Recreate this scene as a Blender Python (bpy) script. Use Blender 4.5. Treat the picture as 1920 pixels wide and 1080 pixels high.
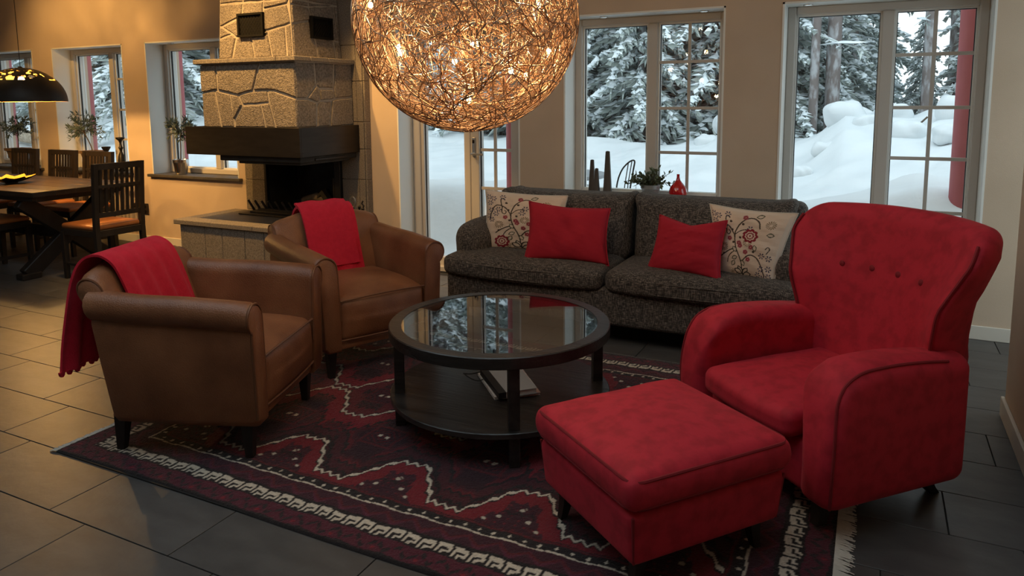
import bpy, bmesh, math, random
import numpy as np
from mathutils import Vector, Matrix
PI = math.pi
for o in list(bpy.data.objects): bpy.data.objects.remove(o)
SC = bpy.context.scene
COL = SC.collection
rnd = random.Random(7)

# ------------------------------------------------------------------ camera
CAM_H = 1.45
YAW, PITCH, ROLL, FOC = 0.459792, 0.1256083, -0.00814424, 1370.54
fw = Vector((-math.sin(YAW)*math.cos(PITCH), math.cos(YAW)*math.cos(PITCH), -math.sin(PITCH)))
rt = Vector((math.cos(YAW), math.sin(YAW), 0))
up = rt.cross(fw)
r2 = rt*math.cos(ROLL) + up*math.sin(ROLL)
u2 = up*math.cos(ROLL) - rt*math.sin(ROLL)
cd = bpy.data.cameras.new('camera'); cam = bpy.data.objects.new('camera', cd); COL.objects.link(cam)
M = Matrix((r2, u2, -fw)).transposed().to_4x4(); M.translation = Vector((0, 0, CAM_H))
cam.matrix_world = M
cd.sensor_width = 36; cd.lens = FOC*36/1920; cd.shift_y = -(540-361.774)/1920
cd.clip_start = .05; cd.clip_end = 400
SC.camera = cam

# ------------------------------------------------------------------ world, exposure, lights
W = bpy.data.worlds.new('overcast_sky'); SC.world = W; W.use_nodes = True
wn, wl = W.node_tree.nodes, W.node_tree.links
bg = wn['Background']
tc = wn.new('ShaderNodeTexCoord'); sx = wn.new('ShaderNodeSeparateXYZ'); cr = wn.new('ShaderNodeValToRGB')
wl.new(tc.outputs['Generated'], sx.inputs[0]); wl.new(sx.outputs['Z'], cr.inputs[0]); wl.new(cr.outputs[0], bg.inputs[0])
cr.color_ramp.elements[0].position = 0.0; cr.color_ramp.elements[0].color = (.80, .93, .97, 1)
cr.color_ramp.elements[1].position = 1.0; cr.color_ramp.elements[1].color = (.70, .86, .94, 1)
bg.inputs[1].default_value = 1.45
vs = SC.view_settings
vs.view_transform = 'Standard'; vs.look = 'None'; vs.gamma = 1; vs.use_curve_mapping = False
vs.exposure = 0.5
SC.cycles.use_denoising = True
SC.cycles.max_bounces = 8; SC.cycles.diffuse_bounces = 4; SC.cycles.glossy_bounces = 4
SC.cycles.transparent_max_bounces = 16; SC.cycles.transmission_bounces = 6
SC.cycles.caustics_reflective = False; SC.cycles.caustics_refractive = False
SC.cycles.sample_clamp_indirect = 4.0
WARM = (1.0, .56, .17)

def portal(x0, x1, z0, z1, y):
    L = bpy.data.lights.new('window_portal', 'AREA'); L.shape = 'RECTANGLE'; L.size = x1-x0; L.size_y = z1-z0
    L.cycles.is_portal = True
    o = bpy.data.objects.new('window_portal', L); COL.objects.link(o)
    o.location = ((x0+x1)/2, y, (z0+z1)/2); o.rotation_euler = (-PI/2, 0, 0)
    return o
def point(loc, power, color=WARM, radius=.03, parent=None, name='lamp_light'):
    L = bpy.data.lights.new(name, 'POINT'); L.energy = power; L.color = color; L.shadow_soft_size = radius
    o = bpy.data.objects.new(name, L); COL.objects.link(o); o.location = loc
    if parent: o.parent = parent
    return o
def spot(loc, target, power, angle, blend, color=WARM, radius=.03):
    L = bpy.data.lights.new('spot_light', 'SPOT'); L.energy = power; L.color = color; L.spot_size = angle; L.spot_blend = blend
    L.shadow_soft_size = radius
    o = bpy.data.objects.new('spot_light', L); COL.objects.link(o); o.location = loc
    o.rotation_euler = (Vector(target)-Vector(loc)).to_track_quat('-Z', 'Y').to_euler()
BULB_W = 2.3          # each little bulb of the wire ball
DOME_W = 42.0
SPOT_W = 150.0
WY = 5.06             # room face of the window wall
WZ = 2.06             # head of every window
OPEN = [(-9.62, -8.47, .72, WZ), (-8.12, -6.955, .72, WZ), (-6.61, -5.405, .72, WZ),
        (-3.567, -2.434, .0, WZ), (-2.072, -.918, .70, WZ), (-.562, .598, .46, WZ)]
for a, b, z0, z1 in OPEN: portal(a, b, z0, z1, WY+.34)
FYR = -2.4            # room face of the opposite wall, with an unseen opening added for fill daylight
ADDED_REAR = [(-8.6, -7.2, .9, 2.1)]
CEIL = 3.4
ADDED_SKYL = [(-4.5, -2.5, -.3, 2.6), (-1.9, .1, -.3, 2.6)]      # unseen roof openings over the seating, added for light from above
BALLC = (1.0, .64, .30)
for a, b, c, e in ADDED_SKYL:
    o = portal(a, b, c, e, 0); o.location = ((a+b)/2, (c+e)/2, CEIL+.15); o.rotation_euler = (0, 0, 0)
for a, b, z0, z1 in ADDED_REAR: portal(a, b, z0, z1, FYR-.1).rotation_euler = (PI/2, 0, 0)
for sxp, syp, tx, ty in ((-5.05, 3.55, -4.85, 4.28), (-4.3, 3.6, -4.2, 4.28)):
    spot((sxp, syp, 3.1), (tx, ty, 1.1), SPOT_W, math.radians(70), .5)
spot((-3.66, 3.75, 3.1), (-3.66, 5.0, .9), SPOT_W*.75, math.radians(46), .8, radius=.06)
spot((-7.4, 3.2, 3.1), (-7.4, 5.06, 1.6), SPOT_W*.65, math.radians(85), .7)
spot((-5.3, 2.2, 3.1), (-5.2, 2.3, 0), SPOT_W*.08, math.radians(62), .6)

# ------------------------------------------------------------------ materials
def mat(name, col, rough=.6, col2=None, nscale=8, nstretch=(1, 1, 1), detail=4, lo=.35, hi=.65, bump=0, bscale=60, bstretch=(1, 1, 1),
        metallic=0, sheen=0, spec=.5, coat=0, emit=None, estr=0, rnd_amt=0, coord='Object'):
    m = bpy.data.materials.new(name); m.use_nodes = True
    n, l = m.node_tree.nodes, m.node_tree.links
    p = n['Principled BSDF']
    p.inputs['Base Color'].default_value = (*col, 1); p.inputs['Roughness'].default_value = rough
    p.inputs['Metallic'].default_value = metallic; p.inputs['Specular IOR Level'].default_value = spec
    if sheen:
        p.inputs['Sheen Weight'].default_value = sheen; p.inputs['Sheen Roughness'].default_value = .4
        p.inputs['Sheen Tint'].default_value = (*[min(1, c*1.5+.15) for c in col], 1)
    if coat: p.inputs['Coat Weight'].default_value = coat; p.inputs['Coat Roughness'].default_value = .15
    if emit: p.inputs['Emission Color'].default_value = (*emit, 1); p.inputs['Emission Strength'].default_value = estr
    t = n.new('ShaderNodeTexCoord')
    out = None
    if col2:
        mp = n.new('ShaderNodeMapping'); mp.inputs['Scale'].default_value = nstretch
        nz = n.new('ShaderNodeTexNoise'); nz.inputs['Scale'].default_value = nscale; nz.inputs['Detail'].default_value = detail
        rp = n.new('ShaderNodeValToRGB'); rp.color_ramp.elements[0].position = lo; rp.color_ramp.elements[1].position = hi
        rp.color_ramp.elements[0].color = (*col, 1); rp.color_ramp.elements[1].color = (*col2, 1)
        l.new(t.outputs[coord], mp.inputs[0]); l.new(mp.outputs[0], nz.inputs[0]); l.new(nz.outputs['Fac'], rp.inputs[0])
        out = rp.outputs[0]
    if rnd_amt:
        oi = n.new('ShaderNodeObjectInfo'); hs = n.new('ShaderNodeHueSaturation'); mr = n.new('ShaderNodeMapRange')
        mr.inputs['To Min'].default_value = 1-rnd_amt; mr.inputs['To Max'].default_value = 1+rnd_amt
        l.new(oi.outputs['Random'], mr.inputs[0]); l.new(mr.outputs[0], hs.inputs['Value'])
        if out: l.new(out, hs.inputs['Color'])
        else: hs.inputs['Color'].default_value = (*col, 1)
        out = hs.outputs[0]
    if out: l.new(out, p.inputs['Base Color'])
    if bump:
        mp = n.new('ShaderNodeMapping'); mp.inputs['Scale'].default_value = bstretch
        nz = n.new('ShaderNodeTexNoise'); nz.inputs['Scale'].default_value = bscale; nz.inputs['Detail'].default_value = 3
        bp = n.new('ShaderNodeBump'); bp.inputs['Strength'].default_value = bump; bp.inputs['Distance'].default_value = .01
        l.new(t.outputs[coord], mp.inputs[0]); l.new(mp.outputs[0], nz.inputs[0]); l.new(nz.outputs['Fac'], bp.inputs['Height'])
        l.new(bp.outputs[0], p.inputs['Normal'])
    return m

def attr_mat(name, rough=.9, bump=.3, bscale=250, sheen=.2):
    m = mat(name, (.5, .5, .5), rough, bump=bump, bscale=bscale, sheen=sheen)
    n, l = m.node_tree.nodes, m.node_tree.links
    a = n.new('ShaderNodeAttribute'); a.attribute_name = 'dye'
    l.new(a.outputs['Color'], n['Principled BSDF'].inputs['Base Color'])
    return m

def glass_mat(name, tint=(1, 1, 1), ior=1.45, rough=0.0):
    m = bpy.data.materials.new(name); m.use_nodes = True
    n, l = m.node_tree.nodes, m.node_tree.links
    n.remove(n['Principled BSDF'])
    tr = n.new('ShaderNodeBsdfTransparent'); gl = n.new('ShaderNodeBsdfGlossy'); fr = n.new('ShaderNodeFresnel'); mx = n.new('ShaderNodeMixShader')
    tr.inputs[0].default_value = (*tint, 1); gl.inputs['Roughness'].default_value = rough; 
    ge = n.new('ShaderNodeNewGeometry'); mr = n.new('ShaderNodeMapRange')      # same reflectance from both sides of the thin pane
    mr.inputs['To Min'].default_value = ior; mr.inputs['To Max'].default_value = 1/ior
    l.new(ge.outputs['Backfacing'], mr.inputs[0]); l.new(mr.outputs[0], fr.inputs[0])
    l.new(fr.outputs[0], mx.inputs[0]); l.new(tr.outputs[0], mx.inputs[1]); l.new(gl.outputs[0], mx.inputs[2])
    l.new(mx.outputs[0], n['Material Output'].inputs[0])
    return m

def tweed_mat(name):
    m = mat(name, (.02, .02, .02), .95, sheen=.15)
    n, l = m.node_tree.nodes, m.node_tree.links
    t = n['Texture Coordinate'] if 'Texture Coordinate' in n else n.new('ShaderNodeTexCoord')
    def streak(scale, st):
        mp = n.new('ShaderNodeMapping'); mp.inputs['Scale'].default_value = st
        nz = n.new('ShaderNodeTexNoise'); nz.inputs['Scale'].default_value = scale; nz.inputs['Detail'].default_value = 2
        l.new(t.outputs['Object'], mp.inputs[0]); l.new(mp.outputs[0], nz.inputs[0]); return nz.outputs['Fac']
    a = streak(300, (.12, 1, 1)); b = streak(300, (1, .6, .12))
    ad = n.new('ShaderNodeMath'); ad.operation = 'ADD'; l.new(a, ad.inputs[0]); l.new(b, ad.inputs[1])
    rp = n.new('ShaderNodeValToRGB'); e = rp.color_ramp.elements
    hf = n.new('ShaderNodeMath'); hf.operation = 'MULTIPLY'; hf.inputs[1].default_value = .5; l.new(ad.outputs[0], hf.inputs[0])
    e[0].position = .40; e[0].color = (.024, .020, .018, 1); e[1].position = .62; e[1].color = (.25, .21, .18, 1)
    md = e.new(.50); md.color = (.066, .056, .049, 1)
    l.new(hf.outputs[0], rp.inputs[0]); l.new(rp.outputs[0], n['Principled BSDF'].inputs['Base Color'])
    bp = n.new('ShaderNodeBump'); bp.inputs['Strength'].default_value = .5; bp.inputs['Distance'].default_value = .004
    l.new(hf.outputs[0], bp.inputs['Height']); l.new(bp.outputs[0], n['Principled BSDF'].inputs['Normal'])
    return m

MT = {}
MT['wall'] = mat('beige_wall_paint', (.58, .45, .33), .9, (.62, .485, .36), 3, bump=.12, bscale=260)
MT['white'] = mat('white_paint', (.80, .80, .76), .5)
MT['frame'] = mat('window_frame_paint', (.56, .52, .47), .45)
MT['trim'] = mat('cream_trim_paint', (.72, .67, .58), .5)
MT['ceil'] = mat('ceiling_paint', (.78, .76, .72), .9)
MT['tile'] = mat('slate_tile', (.066, .062, .060), .44, (.094, .089, .085), 5, (1, 2.5, 1), 6, bump=.08, bscale=30, rnd_amt=.10)
MT['grout'] = mat('dark_grout', (.02, .018, .016), .9)
MT['glass'] = glass_mat('clear_window_glass')
MT['tglass'] = glass_mat('table_top_glass', (.78, .78, .78), 2.0)
MT['granite'] = mat('split_granite', (.115, .096, .080), .85, (.29, .245, .205), 70, detail=5, lo=.3, hi=.7, bump=.9, bscale=110)
MT['granite2'] = mat('sawn_granite', (.12, .10, .083), .75, (.27, .23, .19), 130, detail=3, lo=.35, hi=.65, bump=.25, bscale=160)
MT['mortar'] = mat('light_mortar', (.34, .29, .235), .95, (.42, .36, .295), 30, bump=.3, bscale=90)
MT['steel'] = mat('blackened_steel', (.020, .016, .013), .42, (.030, .024, .020), 6, (1, 1, 6), metallic=.6)
MT['soot'] = mat('sooty_iron', (.012, .011, .010), .8, (.03, .026, .022), 9, bump=.3)
MT['iron'] = mat('dark_iron', (.035, .032, .03), .45, metallic=.8)
MT['slate'] = mat('dark_hearth_plate', (.045, .042, .04), .5, (.07, .064, .06), 12)
MT['wood'] = mat('dark_stained_wood', (.009, .006, .0045), .55, (.019, .0125, .009), 14, (1, 1, .15), bump=.1, bscale=40, bstretch=(1, 1, .1))
MT['tabletop'] = mat('oiled_dark_plank', (.022, .014, .010), .33, (.05, .032, .022), 10, (.12, 1, 1), bump=.25, bscale=40, bstretch=(.1, 1, 1))
MT['wenge'] = mat('black_brown_oak', (.012, .010, .009), .36, (.032, .026, .023), 26, (.06, 1, 1), bump=.22, bscale=90, bstretch=(.05, 1, 1))
MT['tan'] = mat('tan_leather_seat', (.38, .13, .035), .45, (.46, .17, .05), 6, bump=.1, bscale=120)
MT['leather'] = mat('worn_brown_leather', (.150, .050, .019), .44, (.33, .135, .058), 4, detail=8, lo=.3, hi=.75, bump=.22, bscale=170)
MT['lpipe'] = mat('brown_leather_piping', (.15, .056, .023), .45)
MT['velvet'] = mat('red_velvet', (.37, .006, .019), .8, (.50, .012, .031), 19, detail=12, lo=.36, hi=.56, bump=.06, bscale=60, sheen=.32)
MT['vpipe'] = mat('red_velvet_piping', (.22, .004, .011), .8, sheen=.3)
MT['fleece'] = mat('red_fleece', (.56, .008, .028), .95, (.62, .012, .036), 40, bump=.35, bscale=220, sheen=.35)
MT['cotton'] = mat('red_cotton', (.40, .008, .026), .9, (.44, .011, .03), 8, bump=.1, bscale=300)
MT['tweed'] = tweed_mat('charcoal_tweed')
MT['rug'] = attr_mat('woven_rug_wool', .95, .5, 160)
MT['fringe'] = mat('cream_cotton_fringe', (.55, .50, .43), .95, (.62, .57, .5), 60)
MT['floral'] = attr_mat('embroidered_cotton', .85, .15, 300, 0)
MT['wire'] = mat('copper_toned_wire', (.38, .245, .16), .36, metallic=.75)
MT['bulb'] = mat('lit_bulb_glass', (1, .8, .5), .3, emit=(1, .62, .25), estr=22)
MT['domeout'] = mat('matt_black_dome', (.012, .010, .009), .5)
MT['ventblack'] = mat('black_vent_metal', (.006, .0055, .005), .8, spec=.15)
MT['domein'] = mat('gold_leaf_inside', (.55, .36, .12), .4, metallic=.5)
MT['dbulb'] = mat('dome_bulb_glass', (1, .9, .7), .3, emit=(1, .72, .35), estr=14)
MT['gold'] = mat('yellow_gold_petal', (.75, .52, .10), .35, metallic=.3)
MT['silver'] = mat('polished_steel', (.62, .60, .57), .22, metallic=1)
MT['zinc'] = mat('galvanised_zinc', (.42, .43, .43), .4, (.55, .56, .56), 20, metallic=.7)
MT['olive'] = mat('olive_leaf', (.075, .115, .095), .6, (.14, .19, .165), 12)
MT['leaf'] = mat('dull_green_leaf', (.075, .10, .05), .6, (.14, .165, .09), 14)
MT['bark'] = mat('grey_brown_bark', (.10, .075, .055), .9, bump=.4, bscale=60)
MT['soil'] = mat('potting_soil', (.02, .015, .01), .95)
MT['redglass'] = mat('red_vase_glass', (.55, .006, .010), .08, coat=1)
MT['greywood'] = mat('weathered_grey_wood', (.05, .042, .036), .7, (.10, .085, .073), 20, (1, 1, .1))
MT['potwood'] = mat('brown_planter_wood', (.17, .10, .05), .6, (.24, .15, .08), 14, (1, 1, 4))
MT['socket'] = mat('brown_socket_plastic', (.03, .022, .017), .35)
MT['gbook'] = mat('grey_book_cloth', (.36, .345, .33), .7)
MT['kbook'] = mat('black_book_cloth', (.012, .011, .011), .6)
MT['paper'] = mat('book_paper', (.74, .70, .64), .9, (.64, .6, .55), 120, (1, 1, 30))
MT['cover'] = mat('pink_white_print_cover', (.62, .56, .52), .5, (.42, .26, .22), 9, lo=.5, hi=.6)
MT['snow'] = mat('fresh_snow', (.66, .70, .72), .9, (.72, .755, .77), 2, bump=.8, bscale=6)
MT['needle'] = mat('spruce_needles', (.32, .365, .34), .9, (.54, .59, .565), 3)
MT['fsnow'] = mat('branch_snow', (.84, .90, .93), .9)
MT['trunk'] = mat('snow_dusted_bark', (.19, .16, .15), .95, (.40, .40, .41), 9, (1, 1, .4), lo=.48, hi=.62)
MT['postred'] = mat('falu_red_paint', (.36, .085, .095), .6, (.40, .10, .11), 6)
MT['logwood'] = mat('snowy_log_wood', (.20, .15, .10), .9, (.33, .27, .2), 12)
MT['nickel'] = mat('brushed_nickel', (.50, .48, .45), .3, metallic=1)
MT['tabgrey'] = mat('grey_outdoor_tabletop', (.26, .275, .29), .6)
MT['rubber'] = mat('black_gasket', (.01, .01, .01), .6)

# ------------------------------------------------------------------ geometry helpers
def frames(pts, closed):
    n = len(pts); T = np.zeros_like(pts)
    for i in range(n):
        a = pts[(i-1) % n] if (closed or i > 0) else pts[i]
        b = pts[(i+1) % n] if (closed or i < n-1) else pts[i]
        d = b-a; T[i] = d/max(np.linalg.norm(d), 1e-9)
    ref = np.array([0, 0, 1.]) if abs(T[0][2]) < .9 else np.array([1., 0, 0])
    N = np.zeros_like(pts); B = np.zeros_like(pts)
    nn = np.cross(ref, T[0]); nn /= np.linalg.norm(nn)
    for i in range(n):
        nn = nn-T[i]*nn.dot(T[i]); nn /= max(np.linalg.norm(nn), 1e-9)
        N[i] = nn; B[i] = np.cross(T[i], nn)
    return N, B

_rb = {}
def rbox_geo(s, r, seg):
    k = (tuple(round(a, 5) for a in s), round(r, 5), seg)
    if k not in _rb:
        bm = bmesh.new(); bmesh.ops.create_cube(bm, size=1)
        bmesh.ops.scale(bm, vec=Vector(s), verts=bm.verts)
        if r > 0: bmesh.ops.bevel(bm, geom=list(bm.edges), offset=r, segments=seg, affect='EDGES', profile=.5)
        bm.verts.ensure_lookup_table()
        _rb[k] = ([tuple(v.co) for v in bm.verts], [[v.index for v in f.verts] for f in bm.faces]); bm.free()
    return _rb[k]

class G:
    def __init__(s): s.v = []; s.f = []
    def add(s, v, f, M=None):
        b = len(s.v)
        if M is not None: v = [tuple(M @ Vector(p)) for p in v]
        s.v.extend(tuple(float(c) for c in p) for p in v); s.f.extend([tuple(b+i for i in q) for q in f]); return s
    def box(s, c, size, r=0.0, seg=2, rot=None, M=None):
        v, f = rbox_geo(size, r, seg)
        T = Matrix.Translation(c)
        if rot: 
            from mathutils import Euler
            T = T @ Euler(rot).to_matrix().to_4x4()
        if M is not None: T = M @ T
        return s.add(v, f, T)
    def span(s, a, b, r=0.0, seg=2):
        return s.box(((a[0]+b[0])/2, (a[1]+b[1])/2, (a[2]+b[2])/2), (abs(b[0]-a[0]), abs(b[1]-a[1]), abs(b[2]-a[2])), r, seg)
    def beam(s, p0, p1, w, h, r=0.0, upv=(0, 0, 1)):
        p0, p1 = Vector(p0), Vector(p1); d = p1-p0; L = d.length; x = d/L
        y = Vector(upv).cross(x)
        if y.length < 1e-4: y = Vector((1, 0, 0)).cross(x)
        y.normalize(); z = x.cross(y)
        Mx = Matrix((x, y, z)).transposed().to_4x4(); Mx.translation = (p0+p1)/2
        v, f = rbox_geo((L, w, h), r, 1); return s.add(v, f, Mx)
    def tube(s, pts, r, n=6, closed=False, caps=True):
        pts = np.array(pts, float); m = len(pts)
        rr = np.full(m, r, float) if np.isscalar(r) else np.array(r, float)
        N, B = frames(pts, closed)
        a = np.linspace(0, 2*PI, n, endpoint=False)
        V = pts[:, None, :] + rr[:, None, None]*(np.cos(a)[None, :, None]*N[:, None, :]+np.sin(a)[None, :, None]*B[:, None, :])
        F = []
        for i in range(m if closed else m-1):
            j = (i+1) % m
            for k in range(n):
                k2 = (k+1) % n; F.append((i*n+k, i*n+k2, j*n+k2, j*n+k))
        if caps and not closed: F.append(tuple(range(n))[::-1]); F.append(tuple((m-1)*n+k for k in range(n)))
        return s.add(V.reshape(-1, 3), F)
    def lathe(s, prof, n=24, c=(0, 0, 0), ang=2*PI, capb=True, capt=True):
        V = []; F = []; m = len(prof)
        for r, z in prof:
            for k in range(n): V.append((c[0]+r*math.cos(ang*k/n), c[1]+r*math.sin(ang*k/n), c[2]+z))
        for i in range(m-1):
            for k in range(n):
                k2 = (k+1) % n; F.append((i*n+k, i*n+k2, (i+1)*n+k2, (i+1)*n+k))
        if capb: F.append(tuple(range(n))[::-1])
        if capt: F.append(tuple((m-1)*n+k for k in range(n)))
        return s.add(V, F)
    def grid(s, P, cu=False, cv=False):
        P = np.asarray(P, float); a, b = P.shape[:2]; F = []
        for i in range(a if cu else a-1):
            for j in range(b if cv else b-1):
                i2, j2 = (i+1) % a, (j+1) % b; F.append((i*b+j, i2*b+j, i2*b+j2, i*b+j2))
        return s.add(P.reshape(-1, 3), F)
    def loft(s, secs, caps=True):
        P = np.asarray(secs, float); a, b = P.shape[:2]; F = []
        for i in range(a-1):
            for j in range(b):
                j2 = (j+1) % b; F.append((i*b+j, i*b+j2, (i+1)*b+j2, (i+1)*b+j))
        if caps: F.append(tuple(range(b))[::-1]); F.append(tuple((a-1)*b+j for j in range(b)))
        return s.add(P.reshape(-1, 3), F)
    def soft(s, half, r, n=8, fn=None, c=(0, 0, 0), rs=3):
        hx = np.array(half, float)
        axes = []
        for h in hx:
            k = min(r, h*.98); e = np.linspace(h-k, h, rs+1); mid = np.linspace(-(h-k), h-k, n+1)
            axes.append(np.concatenate([-e[::-1][:-1], mid, e[1:]]))
        idx = {}; V = []; F = []
        def vid(p):
            q = (round(p[0], 6), round(p[1], 6), round(p[2], 6))
            if q not in idx: idx[q] = len(V); V.append(p)
            return idx[q]
        for ax in range(3):
            o1, o2 = (ax+1) % 3, (ax+2) % 3
            for sg in (-1, 1):
                A, B = axes[o1], axes[o2]
                ids = np.zeros((len(A), len(B)), int)
                for i, a in enumerate(A):
                    for j, b in enumerate(B):
                        p = [0, 0, 0]; p[ax] = sg*hx[ax]; p[o1] = a; p[o2] = b; ids[i, j] = vid(tuple(p))
                for i in range(len(A)-1):
                    for j in range(len(B)-1):
                        q = (ids[i, j], ids[i+1, j], ids[i+1, j+1], ids[i, j+1]); F.append(q if sg > 0 else q[::-1])
        P = np.array(V); K = np.minimum(r, hx*.98); inner = np.clip(P, -(hx-K), hx-K); D = P-inner
        nm = np.linalg.norm(D/K, axis=1, keepdims=True); P = inner+D/np.maximum(nm, 1e-9)
        if fn is not None: P = fn(P)
        return s.add(P+np.array(c), F)
    def build(s, name, m, parent=None, smooth=True, loc=None, kind=None, fixn=True, sharp=40):
        me = bpy.data.meshes.new(name); me.from_pydata(s.v, [], s.f)
        if fixn:
            bm = bmesh.new(); bm.from_mesh(me); bmesh.ops.recalc_face_normals(bm, faces=bm.faces); bm.to_mesh(me); bm.free()
        me.materials.append(MT[m] if isinstance(m, str) else m)
        if smooth:
            me.polygons.foreach_set('use_smooth', [True]*len(me.polygons))
            me.set_sharp_from_angle(angle=math.radians(sharp))
        me.update()
        o = bpy.data.objects.new(name, me); COL.objects.link(o)
        if parent is not None: o.parent = parent
        if loc is not None: o.location = loc
        if kind: o['kind'] = kind
        return o

def thing(name, label, cat, loc=(0, 0, 0), rotz=0, group=None):
    o = bpy.data.objects.new(name, None); COL.objects.link(o); o.empty_display_size = .1
    o.location = loc; o.rotation_euler = (0, 0, rotz); o['label'] = label; o['category'] = cat
    if group: o['group'] = group
    return o
def tag(o, label, cat, group=None):
    o['label'] = label; o['category'] = cat
    if group: o['group'] = group
    return o
def struct(o): o['kind'] = 'structure'; return o
def kids(o): return list(o.children)
def dup(root, loc, rotz, label, group=None):
    r = root.copy(); COL.objects.link(r); r.location = loc; r.rotation_euler = (0, 0, rotz); r['label'] = label
    if group: r['group'] = group
    for ch in kids(root):
        c = ch.copy(); COL.objects.link(c); c.parent = r
        for g in kids(ch):
            d = g.copy(); COL.objects.link(d); d.parent = c
    return r
def np_grid_obj(name, P, m, dye=None, parent=None):
    a, b = P.shape[:2]
    i = np.arange(a-1)[:, None]*b+np.arange(b-1)[None, :]
    F = np.stack([i, i+b, i+b+1, i+1], -1).reshape(-1, 4)
    me = bpy.data.meshes.new(name); nv, nf = a*b, len(F)
    me.vertices.add(nv); me.vertices.foreach_set('co', P.reshape(-1).astype(np.float32))
    me.loops.add(nf*4); me.loops.foreach_set('vertex_index', F.reshape(-1).astype(np.int32))
    me.polygons.add(nf); me.polygons.foreach_set('loop_start', np.arange(0, nf*4, 4, dtype=np.int32))
    me.update(calc_edges=True)
    me.polygons.foreach_set('use_smooth', np.ones(nf, bool))
    if dye is not None:
        at = me.color_attributes.new('dye', 'FLOAT_COLOR', 'POINT')
        c = np.ones((nv, 4), np.float32); c[:, :3] = dye.reshape(-1, 3); at.data.foreach_set('color', c.reshape(-1))
    me.materials.append(MT[m]); me.validate()
    o = bpy.data.objects.new(name, me); COL.objects.link(o)
    if parent is not None: o.parent = parent
    return o
def arc(cx, cy, r, a0, a1, n):
    return [(cx+r*math.cos(math.radians(a0+(a1-a0)*i/(n-1))), cy+r*math.sin(math.radians(a0+(a1-a0)*i/(n-1)))) for i in range(n)]
def smooth_poly(pts, it=2, closed=False):
    p = np.array(pts, float)
    for _ in range(it):
        q = []
        n = len(p)
        for i in range(n if closed else n-1):
            a, b = p[i], p[(i+1) % n]; q += [a*.75+b*.25, a*.25+b*.75]
        if not closed: q = [p[0]]+q+[p[-1]]
        p = np.array(q)
    return p
def vnoise(P, f, seed=0):
    # cheap smooth noise on Nx3 (sum of sines)
    r = np.random.RandomState(seed); out = np.zeros(len(P))
    for k in range(5):
        d = r.normal(size=3); d /= np.linalg.norm(d); out += np.sin((P@d)*f*(1+.35*k)+r.rand()*6.28)
    return out/5
# ================================================================== STRUCTURE
# floor: slab + individual tiles (third-offset bond)
fl = G().span((-11, -2.6, -.20), (3.2, 5.45, -.006)).build('floor', 'grout', smooth=False); struct(fl)
TW, TH, TY0, TX0 = .6195, .3035, 1.471, -2.602
tile_mesh = None
def lay_tile(i, j):
    global tile_mesh
    x0 = TX0 + j*TW + ((-i*TW/3) % TW); y0 = TY0 + i*TH
    if tile_mesh is None:
        o = G().box((0, 0, -.004), (TW-.004, TH-.004, .010), .0012, 1).build('tile', 'tile', fl, smooth=False); tile_mesh = o.data
    else:
        o = bpy.data.objects.new('tile', tile_mesh); COL.objects.link(o); o.parent = fl
    o.location = (x0+TW/2, y0+TH/2, -.001)
    return x0
for i in range(-1, 12):
    y = TY0+(i+.5)*TH
    xa = max(-2.05*y-.9, -9.6)
    for j in range(-16, 8):
        x0 = TX0 + j*TW + ((-i*TW/3) % TW)
        if x0+TW < xa or x0 > .59+(1.3 if y > 3.85 else 0) or x0 > .26*y+.2: continue
        lay_tile(i, j)
# the rest of the floor, out of view
g = G()
for a, b in (((-11, -2.4, -.0055), (3.2, TY0-TH-.002, .003)),):
    g.span(a, b)
g.build('tile', 'tile', fl, smooth=False)['kind'] = 'stuff'

# walls
g = G(); T = .40
xs = -11.0
for k, (a, b, z0, z1) in enumerate(OPEN):
    if k == 3:   # firebox opening sits between window 3 and the door
        g.span((xs, WY, 0), (-4.98, WY+T, CEIL)); g.span((-4.98, WY, 0), (-4.11, WY+T, .455)); g.span((-4.98, WY, 1.06), (-4.11, WY+T, CEIL)); xs = -4.11
    g.span((xs, WY, 0), (a, WY+T, CEIL))
    if z0 > 0: g.span((a, WY, 0), (b, WY+T, z0))
    g.span((a, WY, z1), (b, WY+T, CEIL)); xs = b
g.span((xs, WY, 0), (3.2, WY+T, CEIL))
struct(g.build('wall_back', 'wall', smooth=False))
wr = struct(G().span((.594, FYR, 0), (.72, 3.85, CEIL)).build('wall_right', 'wall', smooth=False))
struct(G().span((1.30, 3.85, 0), (1.40, WY, .15)).span((1.30, 3.85, 2.4), (1.40, WY, CEIL)).span((1.30, 3.85, .15), (1.40, 3.93, 2.4)).span((1.30, 4.98, .15), (1.40, WY, 2.4)).span((.72, 3.72, 0), (1.40, 3.85, CEIL)).build('wall_alcove', 'white', smooth=False))  # side opening added out of view to let daylight into the alcove
struct(G().span((-11.1, FYR, 0), (-11, WY+T, CEIL)).build('wall_left', 'wall', smooth=False))
g = G(); xs = -11.0
for a, b, z0, z1 in ADDED_REAR:
    g.span((xs, FYR-.2, 0), (a, FYR, CEIL)); g.span((a, FYR-.2, 0), (b, FYR, z0)); g.span((a, FYR-.2, z1), (b, FYR, CEIL)); xs = b
g.span((xs, FYR-.2, 0), (.72, FYR, CEIL))
struct(g.build('wall_front', 'wall', smooth=False))
g = G(); xs = -11.0
for a, b, c, e in ADDED_SKYL:
    g.span((xs, FYR-.2, CEIL), (a, WY+T, CEIL+.25)); g.span((a, FYR-.2, CEIL), (b, c, CEIL+.25)); g.span((a, e, CEIL), (b, WY+T, CEIL+.25)); xs = b
g.span((xs, FYR-.2, CEIL), (2.0, WY+T, CEIL+.25))
struct(g.build('ceiling', 'ceil', smooth=False))
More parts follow.
